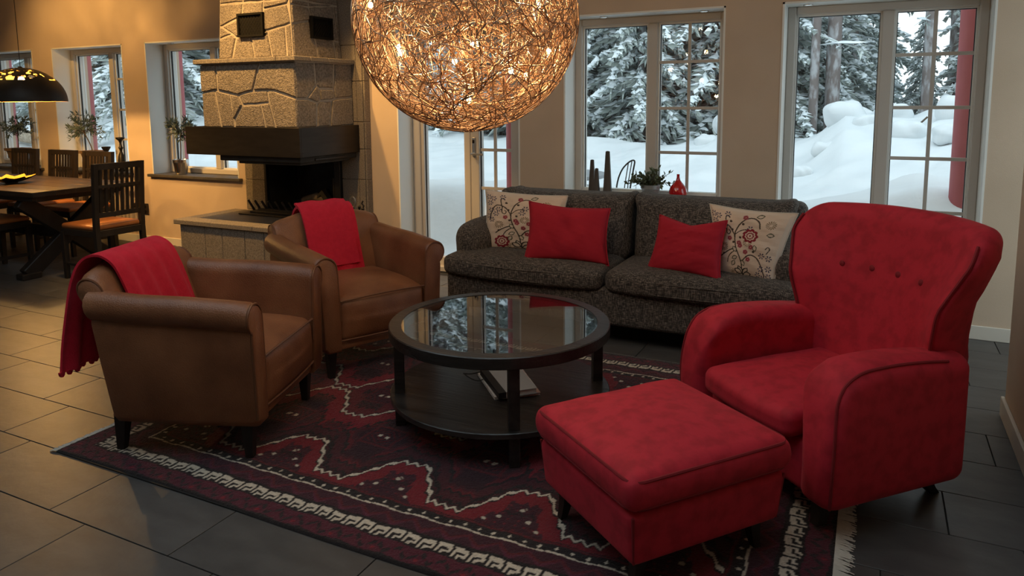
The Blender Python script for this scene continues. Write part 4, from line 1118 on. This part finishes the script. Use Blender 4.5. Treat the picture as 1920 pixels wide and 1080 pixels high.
# ================================================================== WIRE BALL PENDANT
BC, BR_ = Vector((-1.657, 2.90, 1.814)), .500
ball = thing('wire_ball_pendant', 'large glowing ball pendant of tangled copper wire over the coffee table', 'pendant lamp', BC)
rs = np.random.RandomState(11)
g = G()
def wire_path(n, R, span, wob):
    a = rs.normal(size=3); a /= np.linalg.norm(a); b = rs.normal(size=3); b -= a*(a@b); b /= np.linalg.norm(b)
    c = np.cross(a, b); t = np.linspace(0, span, n)
    ph = rs.rand(4)*6.28; f1, f2 = rs.uniform(.8, 2.2), rs.uniform(3, 8)
    off = wob*(.55*np.sin(f1*t+ph[0])+.22*np.sin(f2*t+ph[1])+.10*np.sin(2.7*f2*t+ph[2]))
    p = np.cos(t)[:, None]*a+np.sin(t)[:, None]*b+off[:, None]*c
    p /= np.linalg.norm(p, axis=1, keepdims=True)
    r = R*(1-.05*rs.rand()+.018*np.sin(f2*t*.7+ph[3]))
    return p*np.minimum(r, BR_*1.004)[:, None]
for k in range(300): g.tube(wire_path(44, BR_, rs.uniform(1.6, 4.2), rs.uniform(.5, 1.3)), .0019, 4, caps=False)
for k in range(46): g.tube(wire_path(60, BR_*1.045, rs.uniform(2.5, 5.5), rs.uniform(.3, .9)), .0026, 4, caps=False)
g.build('wire_shell', 'wire', ball, kind='stuff', fixn=False)
G().tube([(0, 0, .50), (0, 0, 1.386)], .004, 8).build('suspension_cable', 'iron', ball)
G().lathe([(.07, 1.36), (.07, 1.384), (.06, 1.386)], 24).build('ceiling_rose', 'iron', ball)
def bulb_at(px, py_, pz_):
    v = Vector((px, py_, pz_)).normalized(); q = v*BR_*.94
    o = G().lathe([(.003, -.014), (.007, -.010), (.0105, 0), (.008, .010), (.003, .014)], 10).build('bulb', 'bulb', ball, loc=q)
    point(q-v*.035, BULB_W, BALLC, parent=ball, radius=.02)
fib = [(.75, -.55, -.35), (.15, -.95, -.30), (-.05, -.90, -.45), (.42, -.75, -.52), (.55, -.62, -.56), (.05, -.65, -.78), (-.50, -.75, -.35), (-.75, -.58, .05),
       (-.80, -.55, .28), (.62, -.75, .22), (.80, -.40, .45), (0, .95, -.15), (-.7, .6, -.2), (.7, .65, .2), (.1, .3, .9), (-.3, -.4, .85)]
R3 = Matrix((r2, -Vector((r2.y*-1, r2.x, 0)), Vector((0, 0, 1))))
for p in fib:
    w = Vector((r2.x, r2.y, 0)).normalized()*p[0]+Vector((-fw.x, -fw.y, 0)).normalized()*(-p[1])+Vector((0, 0, 1))*p[2]
    bulb_at(w.x, w.y, w.z)

# ================================================================== DINING GROUP
dp = thing('dome_pendant', 'matt black dome pendant with cut-out leaf pattern over the dining table', 'pendant lamp', (-6.80, 3.95, 1.475))
DR, DHh = .345, .30
def dome(R, th_off, nm, m, holes):
    nu_, nv_ = 132, 30; V = []; F = []
    for j in range(nv_+1):
        t = j/nv_*PI/2*.985
        for i in range(nu_):
            a = 2*PI*i/nu_; V.append((R*math.cos(t)*math.cos(a), R*math.cos(t)*math.sin(a), DHh*R/DR*math.sin(t)+th_off))
    rr = np.random.RandomState(5); cen = []
    for q in range(84):
        tj = .62+.85*rr.rand(); cen.append((rr.rand()*6.283, tj))
    for j in range(nv_):
        t = (j+.5)/nv_*PI/2
        for i in range(nu_):
            a = 2*PI*(i+.5)/nu_
            if holes and t > .66:
                p = np.array([math.cos(t)*math.cos(a), math.cos(t)*math.sin(a), math.sin(t)*.9])
                dd = sorted([np.linalg.norm(p-np.array([math.cos(c1)*math.cos(c0), math.cos(c1)*math.sin(c0), math.sin(c1)*.9])) for c0, c1 in cen])[:2]
                if dd[1]-dd[0] > .050: continue
            i2 = (i+1) % nu_; F.append((j*nu_+i, j*nu_+i2, (j+1)*nu_+i2, (j+1)*nu_+i))
    return G().add(V, F).build(nm, m, dp, fixn=False)
dome(DR, 0, 'shade', 'domeout', True); dome(DR-.007, 0.0, 'gold_lining', 'domein', True)
G().tube([(0, 0, .29), (0, 0, 1.70)], .003, 6).build('cord', 'iron', dp)
G().lathe([(.018, .22), (.018, .30), (.012, .31)], 14).build('lamp_holder', 'iron', dp)
G().lathe([(.012, .22), (.030, .19), (.042, .15), (.034, .115), (.012, .10)], 16).build('bulb', 'dbulb', dp)
point((0, 0, .07), DOME_W, parent=dp, radius=.03); point((.09, 0, .16), DOME_W*.35, parent=dp, radius=.03)

dt = thing('dining_table', 'long dark plank dining table on a crossed trestle', 'dining table', (-7.3, 3.945, 0))
DO = (-7.3, 3.945, 0)
def DTp(g, name, m, **k): g.v = [(p[0]-DO[0], p[1]-DO[1], p[2]) for p in g.v]; return g.build(name, m, dt, smooth=False, **k)
for k in range(5):
    y0 = 3.49+k*.182; DTp(G().span((-8.6, y0+.001, .708), (-6.0, y0+.181, .750), .004, 1), 'plank', 'tabletop')
DTp(G().span((-8.5, 3.54, .665), (-6.1, 3.58, .708), .003, 1).span((-8.5, 4.31, .665), (-6.1, 4.35, .708), .003, 1).span((-6.16, 3.58, .655), (-6.12, 4.31, .708), .003, 1), 'apron', 'wood')
for x in (-6.30, -8.3):
    DTp(G().beam((x, 3.56, .03), (x, 4.34, .66), .075, .125, .006), 'trestle_leg', 'wood')
    DTp(G().beam((x-.01, 4.34, .03), (x-.01, 3.56, .66), .073, .125, .006), 'trestle_leg', 'wood')
    DTp(G().span((x-.05, 3.50, 0), (x+.05, 3.66, .05), .006, 1).span((x-.05, 4.24, 0), (x+.05, 4.40, .05), .006, 1), 'foot', 'wood')
DTp(G().beam((-8.3, 3.95, .33), (-6.3, 3.95, .33), .06, .10, .005), 'stretcher', 'wood')

def dining_chair(label, loc, rz, group):
    t = thing('dining_chair', label, 'chair', loc, rz, group)
    for y in (-.205, .205):
        G().loft([[(x+a*.019, y+b*.019, z) for a, b in ((-1, -1), (1, -1), (1, 1), (-1, 1))] for x, z in ((-.225, 0), (-.21, .42), (-.215, .55), (-.25, .975))]).build('rear_leg', 'wood', t, smooth=False)
        G().loft([[(.215+a*w, y+b*w, z) for a, b in ((-1, -1), (1, -1), (1, 1), (-1, 1))] for w, z in ((.016, 0), (.021, .40))]).build('front_leg', 'wood', t, smooth=False)
        G().beam((-.215, y, .13), (.215, y, .13), .018, .026, .003).build('stretcher', 'wood', t, smooth=False)
    G().beam((-.02, -.205, .13), (-.02, .205, .13), .018, .026, .003).build('stretcher', 'wood', t, smooth=False)
    G().span((-.22, -.22, .375), (.235, -.19, .43), .003, 1).span((-.22, .19, .375), (.235, .22, .43), .003, 1).span((.205, -.19, .375), (.235, .19, .43), .003, 1).span((-.225, -.19, .375), (-.195, .19, .43), .003, 1).build('seat_frame', 'wood', t, smooth=False)
    G().soft((.22, .215, .022), .02, 6, lambda P: P+np.stack([P[:, 0]*0, P[:, 0]*0, .012*(1-(P[:, 0]/.22)**2)*(1-(P[:, 1]/.215)**2)*(P[:, 2] > 0)], 1), (.015, 0, .448)).build('seat', 'tan', t)
    def bx(z): return np.interp(z, [.42, .55, .975], [-.21, -.215, -.25])
    for z0, z1 in ((.925, .975), (.775, .80), (.535, .575)):
        g = G(); xm = bx((z0+z1)/2); ys = np.linspace(-.19, .19, 7)
        g.loft([[(xm+a-.012*(1-(y/.19)**2), y, z) for a, z in ((-.011, z0), (.011, z0), (.011, z1), (-.011, z1))] for y in ys]).build('back_rail', 'wood', t, smooth=False)
    for k in range(8):
        y = -.161+k*.046; bo = .012*(1-(y/.19)**2)
        G().loft([[(bx(z)-bo+a*.006, y+b*.011, z) for a, b in ((-1, -1), (1, -1), (1, 1), (-1, 1))] for z in (.57, .93)]).build('slat', 'wood', t, smooth=False)
    return t
GRP = 'dark slat-back dining chairs'
DC = dining_chair('dark slat-back chair with tan seat at the near end of the dining table', (-5.80, 3.93, 0), PI, GRP)
dup(DC, (-7.03, 4.52, 0), -PI/2, 'dark slat-back chair against the window wall nearest to the fireplace', GRP)
dup(DC, (-7.63, 4.54, 0), -PI/2, 'second slat-back chair from the fireplace on the window side of the table', GRP)
dup(DC, (-8.32, 4.56, 0), -PI/2, 'third slat-back chair from the fireplace on the window side of the table', GRP)
dup(DC, (-6.90, 3.62, 0), PI/2, 'dark dining chair on the room side of the table beside the crossed trestle', GRP)
dup(DC, (-7.55, 3.60, 0), PI/2, 'dark dining chair on the room side at the picture edge', GRP)
# bowl of gilded leaves on the table
bw = thing('leaf_bowl', 'shallow black and gold leaf-shaped bowl shining under the dome lamp', 'bowl', (-6.93, 3.86, .751))
G().lathe([(.03, .0), (.05, .002), (.05, .008), (.03, .012)], 16).build('foot', 'iron', bw)
for k in range(9):
    a = k*2*PI/9; L = .17; secs = []
    P = np.zeros((7, 5, 3))
    for i in range(7):
        s = i/6
        for j in range(5):
            tt = (j-2)/2*.042*math.sin(PI*(.12+.86*s))*1.3; r_ = .03+L*s; z = .012+.055*s**1.6+.25*tt*tt/.05
            P[i, j] = (r_*math.cos(a)-tt*math.sin(a), r_*math.sin(a)+tt*math.cos(a), z)
    Q = P.copy(); Q[..., 2] -= .004
    G().grid(P).grid(Q[::-1]).build('petal', 'gold' if k not in (0, 1, 8) else 'iron', bw)

# ================================================================== THINGS ON THE SILLS
def leaves(g, pts, dirs, L, w, rr, hang=.3):
    for p, d in zip(pts, dirs):
        d = Vector(d).normalized(); l = L*rr.uniform(.7, 1.25); sd = d.cross(Vector((rr.uniform(-1, 1), rr.uniform(-1, 1), rr.uniform(-.3, 1))))
        if sd.length < 1e-3: continue
        sd.normalize(); up_ = d.cross(sd); p = Vector(p); ww = w*rr.uniform(.8, 1.2)
        m_ = p+d*l*.5+up_*l*.06; e = p+d*l
        g.add([p, m_+sd*ww, e, m_-sd*ww, m_-up_*.003], [(0, 1, 4), (1, 2, 4), (2, 3, 4), (3, 0, 4)])
def olive(label, loc, pot, H, R_, seed, lean, group='small olive trees on the window sills'):
    rr = random.Random(seed); t = thing('potted_olive_tree', label, 'potted plant', loc, 0, group)
    if pot == 'silver':
        ph = .15; p_ = G().lathe([(.050, 0), (.056, .003), (.074, .118), (.078, .120), (.079, .150), (.075, .152), (.073, .148), (.070, .12), (.05, .11)], 28).build('pot', 'silver', t)
        G().lathe([(.0585, .038), (.0605, .041), (.0605, .046), (.0595, .049)], 28, capb=False, capt=False).build('band', 'silver', p_)
    else:
        ph = .21; a0, b0_ = .048, .085
        p_ = G().loft([[(x*w, y*w, z) for x, y in ((-1, -1), (1, -1), (1, 1), (-1, 1))] for w, z in ((a0, 0), (b0_, ph-.03), (b0_+.014, ph-.03), (b0_+.016, ph), (b0_-.004, ph), (b0_-.01, ph-.03))]).build('pot', 'potwood', t, smooth=False)
    G().lathe([(.055, ph-.035), (.02, ph-.025)], 14).build('soil', 'soil', t)
    top = Vector((lean, -.01, H*.62))
    st = G().tube(smooth_poly([(0, 0, ph-.03), (lean*.2+.008, 0, H*.36), (lean*.6-.006, 0, H*.5), tuple(top)], 2), .0062, 6)
    pts = []; dirs = []
    for k in range(34):
        v = Vector((rr.gauss(0, 1), rr.gauss(0, .8), rr.gauss(.1, .75))).normalized()
        e = top+Vector((v.x*R_, v.y*R_*.7, v.z*R_*.62))*rr.uniform(.55, 1.1)+Vector((0, 0, R_*.12))
        s = top.lerp(Vector((lean*.5, 0, H*.47)), rr.random()*.7)
        mid = s.lerp(e, .5)+Vector((rr.uniform(-.02, .02), rr.uniform(-.02, .02), .03))
        path = smooth_poly([tuple(s), tuple(mid), tuple(e)], 2); st.tube(path, .0018, 4)
        for q in range(13):
            i = rr.randint(len(path)//3, len(path)-1); pts.append(path[i]); d = (e-s).normalized()+Vector((rr.gauss(0, .8), rr.gauss(0, .8), rr.gauss(0, .8))); dirs.append(d)
    st.build('stem', 'bark', t)
    g = G(); leaves(g, pts, dirs, .055, .0075, rr); g.build('foliage', 'olive', t, kind='stuff', smooth=False, fixn=False)
    return t
olive('olive tree in polished steel bucket on the sill beside the fireplace', (-6.28, 5.13, .736), 'silver', .72, .20, 3, .04)
olive('olive tree in tapered wooden planter on the middle dining window sill', (-7.66, 5.135, .736), 'wood', .72, .235, 4, -.14)
olive('olive tree on the leftmost dining window sill', (-9.02, 5.13, .736), 'wood', .70, .21, 6, .05)
ch_ = thing('candle_holder', 'tall turned dark candle holder on the middle dining sill', 'candle holder', (-7.17, 5.12, .736), 0, 'turned candle holders')
G().lathe([(.034, 0), (.036, .012), (.026, .03), (.034, .075), (.036, .11), (.026, .17), (.012, .215), (.016, .235), (.024, .25), (.014, .268), (.011, .30), (.018, .325), (.042, .345), (.043, .362), (.03, .362), (.02, .35)], 28).build('turned_body', 'iron', ch_)
ch2 = thing('candle_holder', 'short goblet-shaped dark candle holder next to the tall one', 'candle holder', (-7.41, 5.12, .736), 0, 'turned candle holders')
G().lathe([(.04, 0), (.038, .01), (.012, .03), (.010, .10), (.014, .14), (.010, .17), (.012, .19), (.044, .245), (.045, .258), (.036, .256), (.01, .21)], 26).build('turned_body', 'iron', ch2)
# behind the sofa: three tapered wooden candlesticks, plant in zinc pot, red vase
SZ2 = .717
for x, y, h, w, lab in ((-1.868, 5.12, .292, .021, 'middle height of three tapered grey wood columns behind the sofa'), (-1.822, 5.09, .232, .019, 'shortest of three tapered grey wood columns behind the sofa'), (-1.748, 5.12, .358, .025, 'tallest of three tapered grey wood columns behind the sofa')):
    t = thing('tapered_candlestick', lab, 'candlestick', (x, y, SZ2), rnd.uniform(-.2, .2), 'tapered wooden candlesticks')
    G().loft([[(a*k, b*k, z) for a, b in ((-1, -1), (1, -1), (1, 1), (-1, 1))] for k, z in ((w*1.25, 0), (w*.55, h-.004), (w*.5, h))]).build('column', 'greywood', t, smooth=False)
    G().lathe([(w*.35, h-.002), (w*.35, h+.002), (w*.25, h+.002)], 12).build('candle_cup', 'iron', t)
pp = thing('potted_plant', 'bushy green plant in a small zinc pot on the sill behind the sofa', 'potted plant', (-1.425, 5.13, SZ2))
G().lathe([(.046, 0), (.05, .003), (.066, .095), (.072, .10), (.073, .125), (.068, .126), (.062, .10)], 26).build('pot', 'zinc', pp)
G().lathe([(.06, .095), (.02, .105)], 14).build('soil', 'soil', pp)
rr = random.Random(9); st = G(); pts = []; dirs = []
for k in range(46):
    v = Vector((rr.gauss(0, 1), rr.gauss(0, .7), abs(rr.gauss(.35, .5)))).normalized(); e = Vector((0, 0, .12))+Vector((v.x*.165, v.y*.11, v.z*.125))*rr.uniform(.6, 1.1)
    path = smooth_poly([(0, 0, .09), (e.x*.4, e.y*.4, .11+e.z*.25), tuple(e)], 2); st.tube(path, .0016, 4)
    for q in range(9):
        i = rr.randint(len(path)//4, len(path)-1); pts.append(path[i]); dirs.append(Vector((e.x, e.y, e.z-.1)).normalized()+Vector((rr.gauss(0, .8), rr.gauss(0, .8), rr.gauss(0, .6))))
st.build('stem', 'bark', pp); g = G(); leaves(g, pts, dirs, .036, .0105, rr); g.build('foliage', 'leaf', pp, kind='stuff', smooth=False, fixn=False)
vz = thing('vase', 'red glass bottle vase with round belly on the sill behind the sofa', 'vase', (-1.225, 5.12, SZ2))
G().lathe([(.03, 0), (.045, .008), (.060, .045), (.064, .085), (.054, .118), (.034, .142), (.016, .165), (.0105, .185), (.010, .205), (.012, .208), (.009, .208), (.008, .19)], 36).build('body', 'redglass', vz)

# ================================================================== OUTDOORS
def h_snow(x, y):
    crest = np.interp(x, [-30, -20, -13, -11, -7.4, -5, -3.7, -3.0, -2.3, -1.95, -1.6, -1.25, -.75, -.35, 0, .5, 1.0, 1.6, 3, 10],
                      [1.35, 1.35, 1.25, 1.0, .88, .82, .76, .74, .86, 1.12, .92, .80, .95, 1.32, 1.27, 1.24, 1.45, 1.72, 1.85, 1.9])
    k = np.clip((y-5.55)/.9, 0, 1); k = k*k*(3-2*k)
    w_ = .05*np.sin(x*1.7+.6)+.03*np.sin(x*3.9)
    k2 = np.clip((y-6.75-w_*2)/.8, 0, 1); k2 = k2*k2*(3-2*k2)
    base = .03+(.55+w_)*k-(.26+w_)*k2+.045*np.clip(y-7.5, 0, 4)
    right = np.clip((x+1.6)/2.0, 0, 1)
    wf = 2.3+1.6*right
    yc = 12.4-.8*right
    fr = np.exp(-((yc-y)/wf)**2); bk = np.clip(1-(y-yc)/4.0, .35, 1)
    b = np.where(y < yc, fr, bk)
    return base+(crest-.60)*b, b
xs_ = np.concatenate([np.linspace(-34, -12, 110), np.linspace(-11.9, 4, 220), np.linspace(4.2, 12, 30)]); ys_ = np.concatenate([np.linspace(5.40, 15.5, 150), np.linspace(15.8, 42, 30)])
X, Y = np.meshgrid(xs_, ys_, indexing='ij'); Z, B_ = h_snow(X, Y)
Pn = np.stack([X, Y, X*0], -1).reshape(-1, 3)
Z = Z+(.07*vnoise(Pn, 1.3, 1)+.055*vnoise(Pn, 3.1, 2)+.035*vnoise(Pn, 7.5, 3)).reshape(X.shape)*np.clip(Y-6, 0, 1)+(.13*np.abs(vnoise(Pn, 2.2, 5))+.06*vnoise(Pn, 5.0, 6)).reshape(X.shape)*np.clip(B_-.25, 0, 1)*1.4
o = np_grid_obj('snow_ground', np.stack([X, Y, Z], -1), 'snow'); o['kind'] = 'structure'
o = G().span((-34, -34, -.25), (14, -2.62, -.02)).build('snow_garden', 'snow', smooth=False); o['kind'] = 'structure'
o = G().span((1.45, -2.62, -.25), (14, 5.4, .1)).build('snow_garden', 'snow', smooth=False); o['kind'] = 'structure'
def hs(x, y): return float(h_snow(np.array(x), np.array(y))[0])
# boulders of ploughed snow on the bank
LUMP = ['crowning the bank right of the bare pine trunks', 'below the crowning lump, in the left pane', 'low on the slope behind the wide window post', 'low on the slope in the barred pane near the post', 'on the crest behind the mullion', 'small, low on the left of the slope', 'topping the bank right of the red vase', 'beside the lump above the red vase', 'on the crest near the red porch post', 'small, under the left pane crest', 'smallest, nearest to the house']
for k, (x, y, s) in enumerate(((-.38, 11.2, .26), (-.1, 10.6, .17), (.35, 10.0, .20), (.75, 9.6, .16), (.2, 11.3, .24), (-.75, 9.2, .12), (-2.0, 12.0, .30), (-2.35, 11.6, .18), (.95, 10.6, .26), (-.55, 9.9, .14), (-1.1, 8.6, .10))):
    def lump(P, k=k): n = P/np.linalg.norm(P, axis=1, keepdims=True); return P*(1+.22*vnoise(n, 3.2, 40+k)[:, None])
    o = G().soft((s, s*.85, s*.7), s*.6, 5, lump, rs=3).build('snow_lump', 'snow', None, loc=(x, y, hs(x, y)+s*.25))
    tag(o, 'rounded lump of ploughed snow '+LUMP[k], 'snow lump', 'lumps of ploughed snow on the bank')
# red round posts of the porch
for x, zb, lab in ((.625, .56, 'round red porch post outside the window at the right'), (-3.06, .52, 'round red porch post seen through the terrace door'), (-7.73, .50, 'red porch post outside the window beside the fireplace'), (-9.47, .50, 'red porch post outside the middle dining window'), (-11.25, .50, 'red porch post outside the leftmost dining window')):
    t = thing('porch_post', lab, 'post', (x, 6.3, zb), 0, 'red porch posts')
    G().lathe([(.085, -.25), (.098, -.02), (.105, .03), (.105, 3.2)], 24).build('shaft', 'postred', t)
    G().lathe([(.16, -.10), (.145, -.045), (.118, -.015), (.104, -.005)], 20, capb=False).build('snow_collar', 'fsnow', t)
# snowed-in terrace table and wire chair
tt = thing('terrace_table', 'grey round terrace table standing in the snow beyond the window', 'table', (-2.92, 7.05, .43))
G().lathe([(.46, .225), (.48, .23), (.48, .262), (.46, .267)], 48).build('table_top', 'tabgrey', tt)
G().tube([(0, 0, -.3), (0, 0, .24)], .03, 10).build('pedestal', 'iron', tt)
tcx = thing('terrace_chair', 'black wire chair back standing out of the snow beyond the window', 'chair', (-2.13, 6.8, .48))
G().tube(smooth_poly([(-.10, 0, -.10), (-.105, 0, .12), (-.07, .03, .28), (.0, .06, .37), (.06, .09, .395), (.04, .10, .30), (.005, .10, .10), (-.01, .10, -.1)], 3), .008, 8).build('back_frame', 'iron', tcx)
for q in (0, 1): G().tube([(-.05+.035*q, .03+.03*q, -.1), (-.03+.025*q, .05+.02*q, .15), (.0+.03*q, .06+.015*q, .36+.015*q)], .005, 6).build('spindle', 'iron', tcx)
# low log rail beyond the dining windows
lr = tag(G().tube([(-17.5, 9.6, .85), (-15.8, 9.5, .72), (-14.6, 9.5, .66)], .14, 10).build('log_rail', 'logwood'), 'snowy grey log lying outside the leftmost dining window', 'log')
tw = thing('fallen_branch', 'bare twig sticking out of the snowbank outside', 'branch', (.42, 10.0, 1.02))
G().tube(smooth_poly([(-.10, 0, -.10), (.0, 0, .05), (.14, 0, .20)], 2), .012, 6).tube([(.02, 0, .07), (.10, .03, .10)], .008, 5).build('twig', 'bark', tw)

# ---------------- snow-laden forest
LR = random.Random(77)
def lens(g, p, rx, ry, h, ang):
    ca, sa = math.cos(ang), math.sin(ang); V = [(p[0], p[1], p[2]+h), (p[0], p[1], p[2]-h*.35)]
    for k in range(6):
        a = k*PI/3; x, y = rx*math.cos(a), ry*math.sin(a); j = LR.uniform(.6, 1.3); V.append((p[0]+(x*ca-y*sa)*j, p[1]+(x*sa+y*ca)*j, p[2]-h*LR.uniform(-.2, 1.2)))
    F = []
    for k in range(6): F += [(0, 2+k, 2+(k+1) % 6), (1, 2+(k+1) % 6, 2+k)]
    g.add(V, F)
def spruce_meshes(seed, H, Rb, nb):
    rr = random.Random(seed); N = G(); S = G()
    for b in range(nb):
        t = (b+rr.random())/nb; z = H*(.03+.90*t); L = (Rb*(1-t)**.75+.25)*rr.uniform(.75, 1.15); az = b*2.39996+rr.uniform(-.4, .4)
        ca, sa = math.cos(az), math.sin(az); dr = rr.uniform(.25, .55); side = (-sa, ca)
        def bp(s): return (ca*L*s, sa*L*s, z-L*(.10*s+dr*s*s))
        nt = int(11+L*12)
        for k in range(nt):
            s = .12+.9*(k+rr.random())/nt; p = bp(s); l = (.16+.30*L*(1-s))*rr.uniform(.6, 1.2); sg = 1 if k % 2 else -1
            f = rr.uniform(.3, 1.0); dx = ca*f+side[0]*sg*rr.uniform(.4, 1); dy = sa*f+side[1]*sg*rr.uniform(.4, 1); dz = -rr.uniform(.25, .9)
            e = (p[0]+dx*l, p[1]+dy*l, p[2]+dz*l); w = rr.uniform(.02, .045)
            m_ = ((p[0]+e[0])/2, (p[1]+e[1])/2, (p[2]+e[2])/2)
            N.add([p, (m_[0]-dy*w, m_[1]+dx*w, m_[2]), e, (m_[0]+dy*w, m_[1]-dx*w, m_[2]-.02), (m_[0], m_[1], m_[2]-.10)], [(0, 1, 2), (0, 2, 3), (0, 4, 2)])
            if rr.random() < .72: lens(S, (m_[0], m_[1], m_[2]+.012), l*.40, w*.7+.010, .018+.02*rr.random(), math.atan2(dy, dx))
        ns = int(4+L*6)
        for k in range(ns):
            s = .2+.8*(k+rr.random()*.8)/ns; p = bp(s); q = rr.uniform(.6, 1.3)
            lens(S, (p[0]+rr.uniform(-.05, .05), p[1]+rr.uniform(-.05, .05), p[2]+.02), (.075+.03*L)*q, (.04+.02*L)*q, .035+.035*rr.random(), az+rr.uniform(-.6, .6))
        N.tube([bp(0), bp(.5), bp(1)], [.018, .012, .005], 4, caps=False)
    T_ = G().tube([(0, 0, -.5), (0, 0, H*.5), (0, 0, H)], [.075+.012*H*.5, .05+.006*H*.5, .01], 9)
    return N, S, T_
protos = []
for sd, H, Rb, nb in ((21, 9.5, 1.55, 150), (22, 11, 1.9, 165), (23, 8, 1.3, 130), (24, 12.5, 2.0, 175)):
    N, S, T_ = spruce_meshes(sd, H, Rb, nb)
    rt_ = thing('spruce_tree', 'x', 'tree', (0, 0, 0)); N.build('foliage', 'needle', rt_, smooth=False, kind='stuff', fixn=False); S.build('branch_snow', 'fsnow', rt_, smooth=True, kind='stuff', fixn=False, sharp=80); T_.build('trunk', 'trunk', rt_)
    protos.append(rt_)
rr = random.Random(31); used = set()
ROWN = ['in the front row', 'in the second row', 'deeper in the forest', 'far back in the forest']
def zone(q): return 'beyond the dining windows' if q < -.95 else 'beyond the terrace door' if q < -.45 else 'beyond the window behind the sofa' if q < -.155 else 'beyond the window behind the wing chair'
def plant(x, y, s=1.0, kind=None):
    k = rr.randrange(4) if kind is None else kind
    if abs(x/y-.024)*y < 1.15 and s > .5: return
    z = hs(x, y)-.10; i = 0 if y < 14.9 else 1 if y < 17 else 2 if y < 20 else 3
    lab = '%s snow-laden spruce %s %s' % (('slim', 'broad', 'low', 'tall')[k], ROWN[i], zone(x/y)); grp = 'spruces %s %s' % (ROWN[i], zone(x/y))
    if k not in used: o = protos[k]; used.add(k); o.location = (x, y, z); o['label'] = lab; o['group'] = grp
    else: o = dup(protos[k], (x, y, z), 0, lab, grp)
    o.rotation_euler = (0, 0, rr.uniform(0, 6.28)); o.scale = (s, s, s*rr.uniform(.9, 1.1))
for row, (y, sp, a, b) in enumerate(((13.9, 1.75, -27, -1.9), (15.8, 1.9, -30, 1.0), (18.2, 2.3, -34, 1.6), (21.5, 3.2, -38, 1.4))):
    x = a+rr.random()
    while x < b:
        plant(x+rr.uniform(-.4, .4), y+rr.uniform(-.7, .7), rr.uniform(.8, 1.15)); x += sp*rr.uniform(.8, 1.25)
for x, y, s in ((-1.55, 13.6, .72), (-.95, 14.6, .8), (-1.95, 14.8, .9), (-.1, 16.5, .85), (2.4, 15.5, 1.0), (3.4, 13.5, 1.0), (1.75, 15.0, .62), (-14.6, 11.6, .9), (-18.6, 11.8, .9), (-.55, 15.6, .7)): plant(x, y, s)
# bare tall pine trunks
def pine(x, y, r, lean, seed, lab):
    r_ = random.Random(seed); t = thing('pine_tree', lab, 'tree', (x, y, hs(x, y)-.2), 0, 'bare tall pines')
    H = 13; top = (lean*H, 0, H)
    G().tube([(0, 0, 0), (lean*4, 0, 4), top], [r*1.12, r, r*.6], 12).build('trunk', 'trunk', t)
    N = G(); S = G()
    for k in range(26):
        z = r_.uniform(1.8, 9.5); az = r_.uniform(0, 6.28); L = r_.uniform(.3, .9); p = (lean*z, 0, z); e = (lean*z+math.cos(az)*L, math.sin(az)*L, z-L*r_.uniform(.1, .6))
        N.tube([p, e], [.012, .004], 4, caps=False); lens(S, ((p[0]+e[0])/2, (p[1]+e[1])/2, (p[2]+e[2])/2+.015), L*.45, .035, .03, az)
        for q in range(5):
            s = r_.uniform(.3, 1); b_ = [p[i]+(e[i]-p[i])*s for i in range(3)]; d = Vector((r_.gauss(0, 1), r_.gauss(0, 1), r_.uniform(-1, 0))).normalized()*.22
            N.add([b_, (b_[0]+d.x*.5-d.y*.15, b_[1]+d.y*.5+d.x*.15, b_[2]+d.z*.5), (b_[0]+d.x, b_[1]+d.y, b_[2]+d.z), (b_[0]+d.x*.5+d.y*.15, b_[1]+d.y*.5-d.x*.15, b_[2]+d.z*.5)], [(0, 1, 2, 3)])
    N.build('twigs', 'needle', t, smooth=False, kind='stuff', fixn=False); S.build('branch_snow', 'fsnow', t, kind='stuff', fixn=False, sharp=80)
for k, (rx, y, r, ln, lab) in enumerate(((-.071, 12.9, .065, .004, 'slim bare pine trunk at the left of the right window'), (-.049, 13.2, .105, -.004, 'thick snow-flecked pine trunk in the middle of the left pane'), (-.026, 14.8, .05, 0, 'thin dark pine stem right of the thick trunk'),
    (.0545, 13.6, .085, -.004, 'snow-flecked pine trunk behind the window bars'), (.083, 15.5, .13, -.006, 'broad pine trunk next to the red porch post'), (-.315, 14.2, .085, 0, 'bare pine trunk behind the mullion of the middle window'), (-.272, 14.6, .09, 0, 'grey pine trunk in the barred pane of the middle window'), (-.232, 15.5, .07, 0, 'thin pine trunk at the right edge of the middle window'), (-.40, 15.2, .08, 0, 'pine trunk among spruces at the left of the middle window'))):
    pine(rx*y, y, r, ln, 60+k, lab)
plant(.75, 15.5, .30, 2); plant(1.35, 13.4, .62, 0); plant(.1, 17.5, .36, 2)
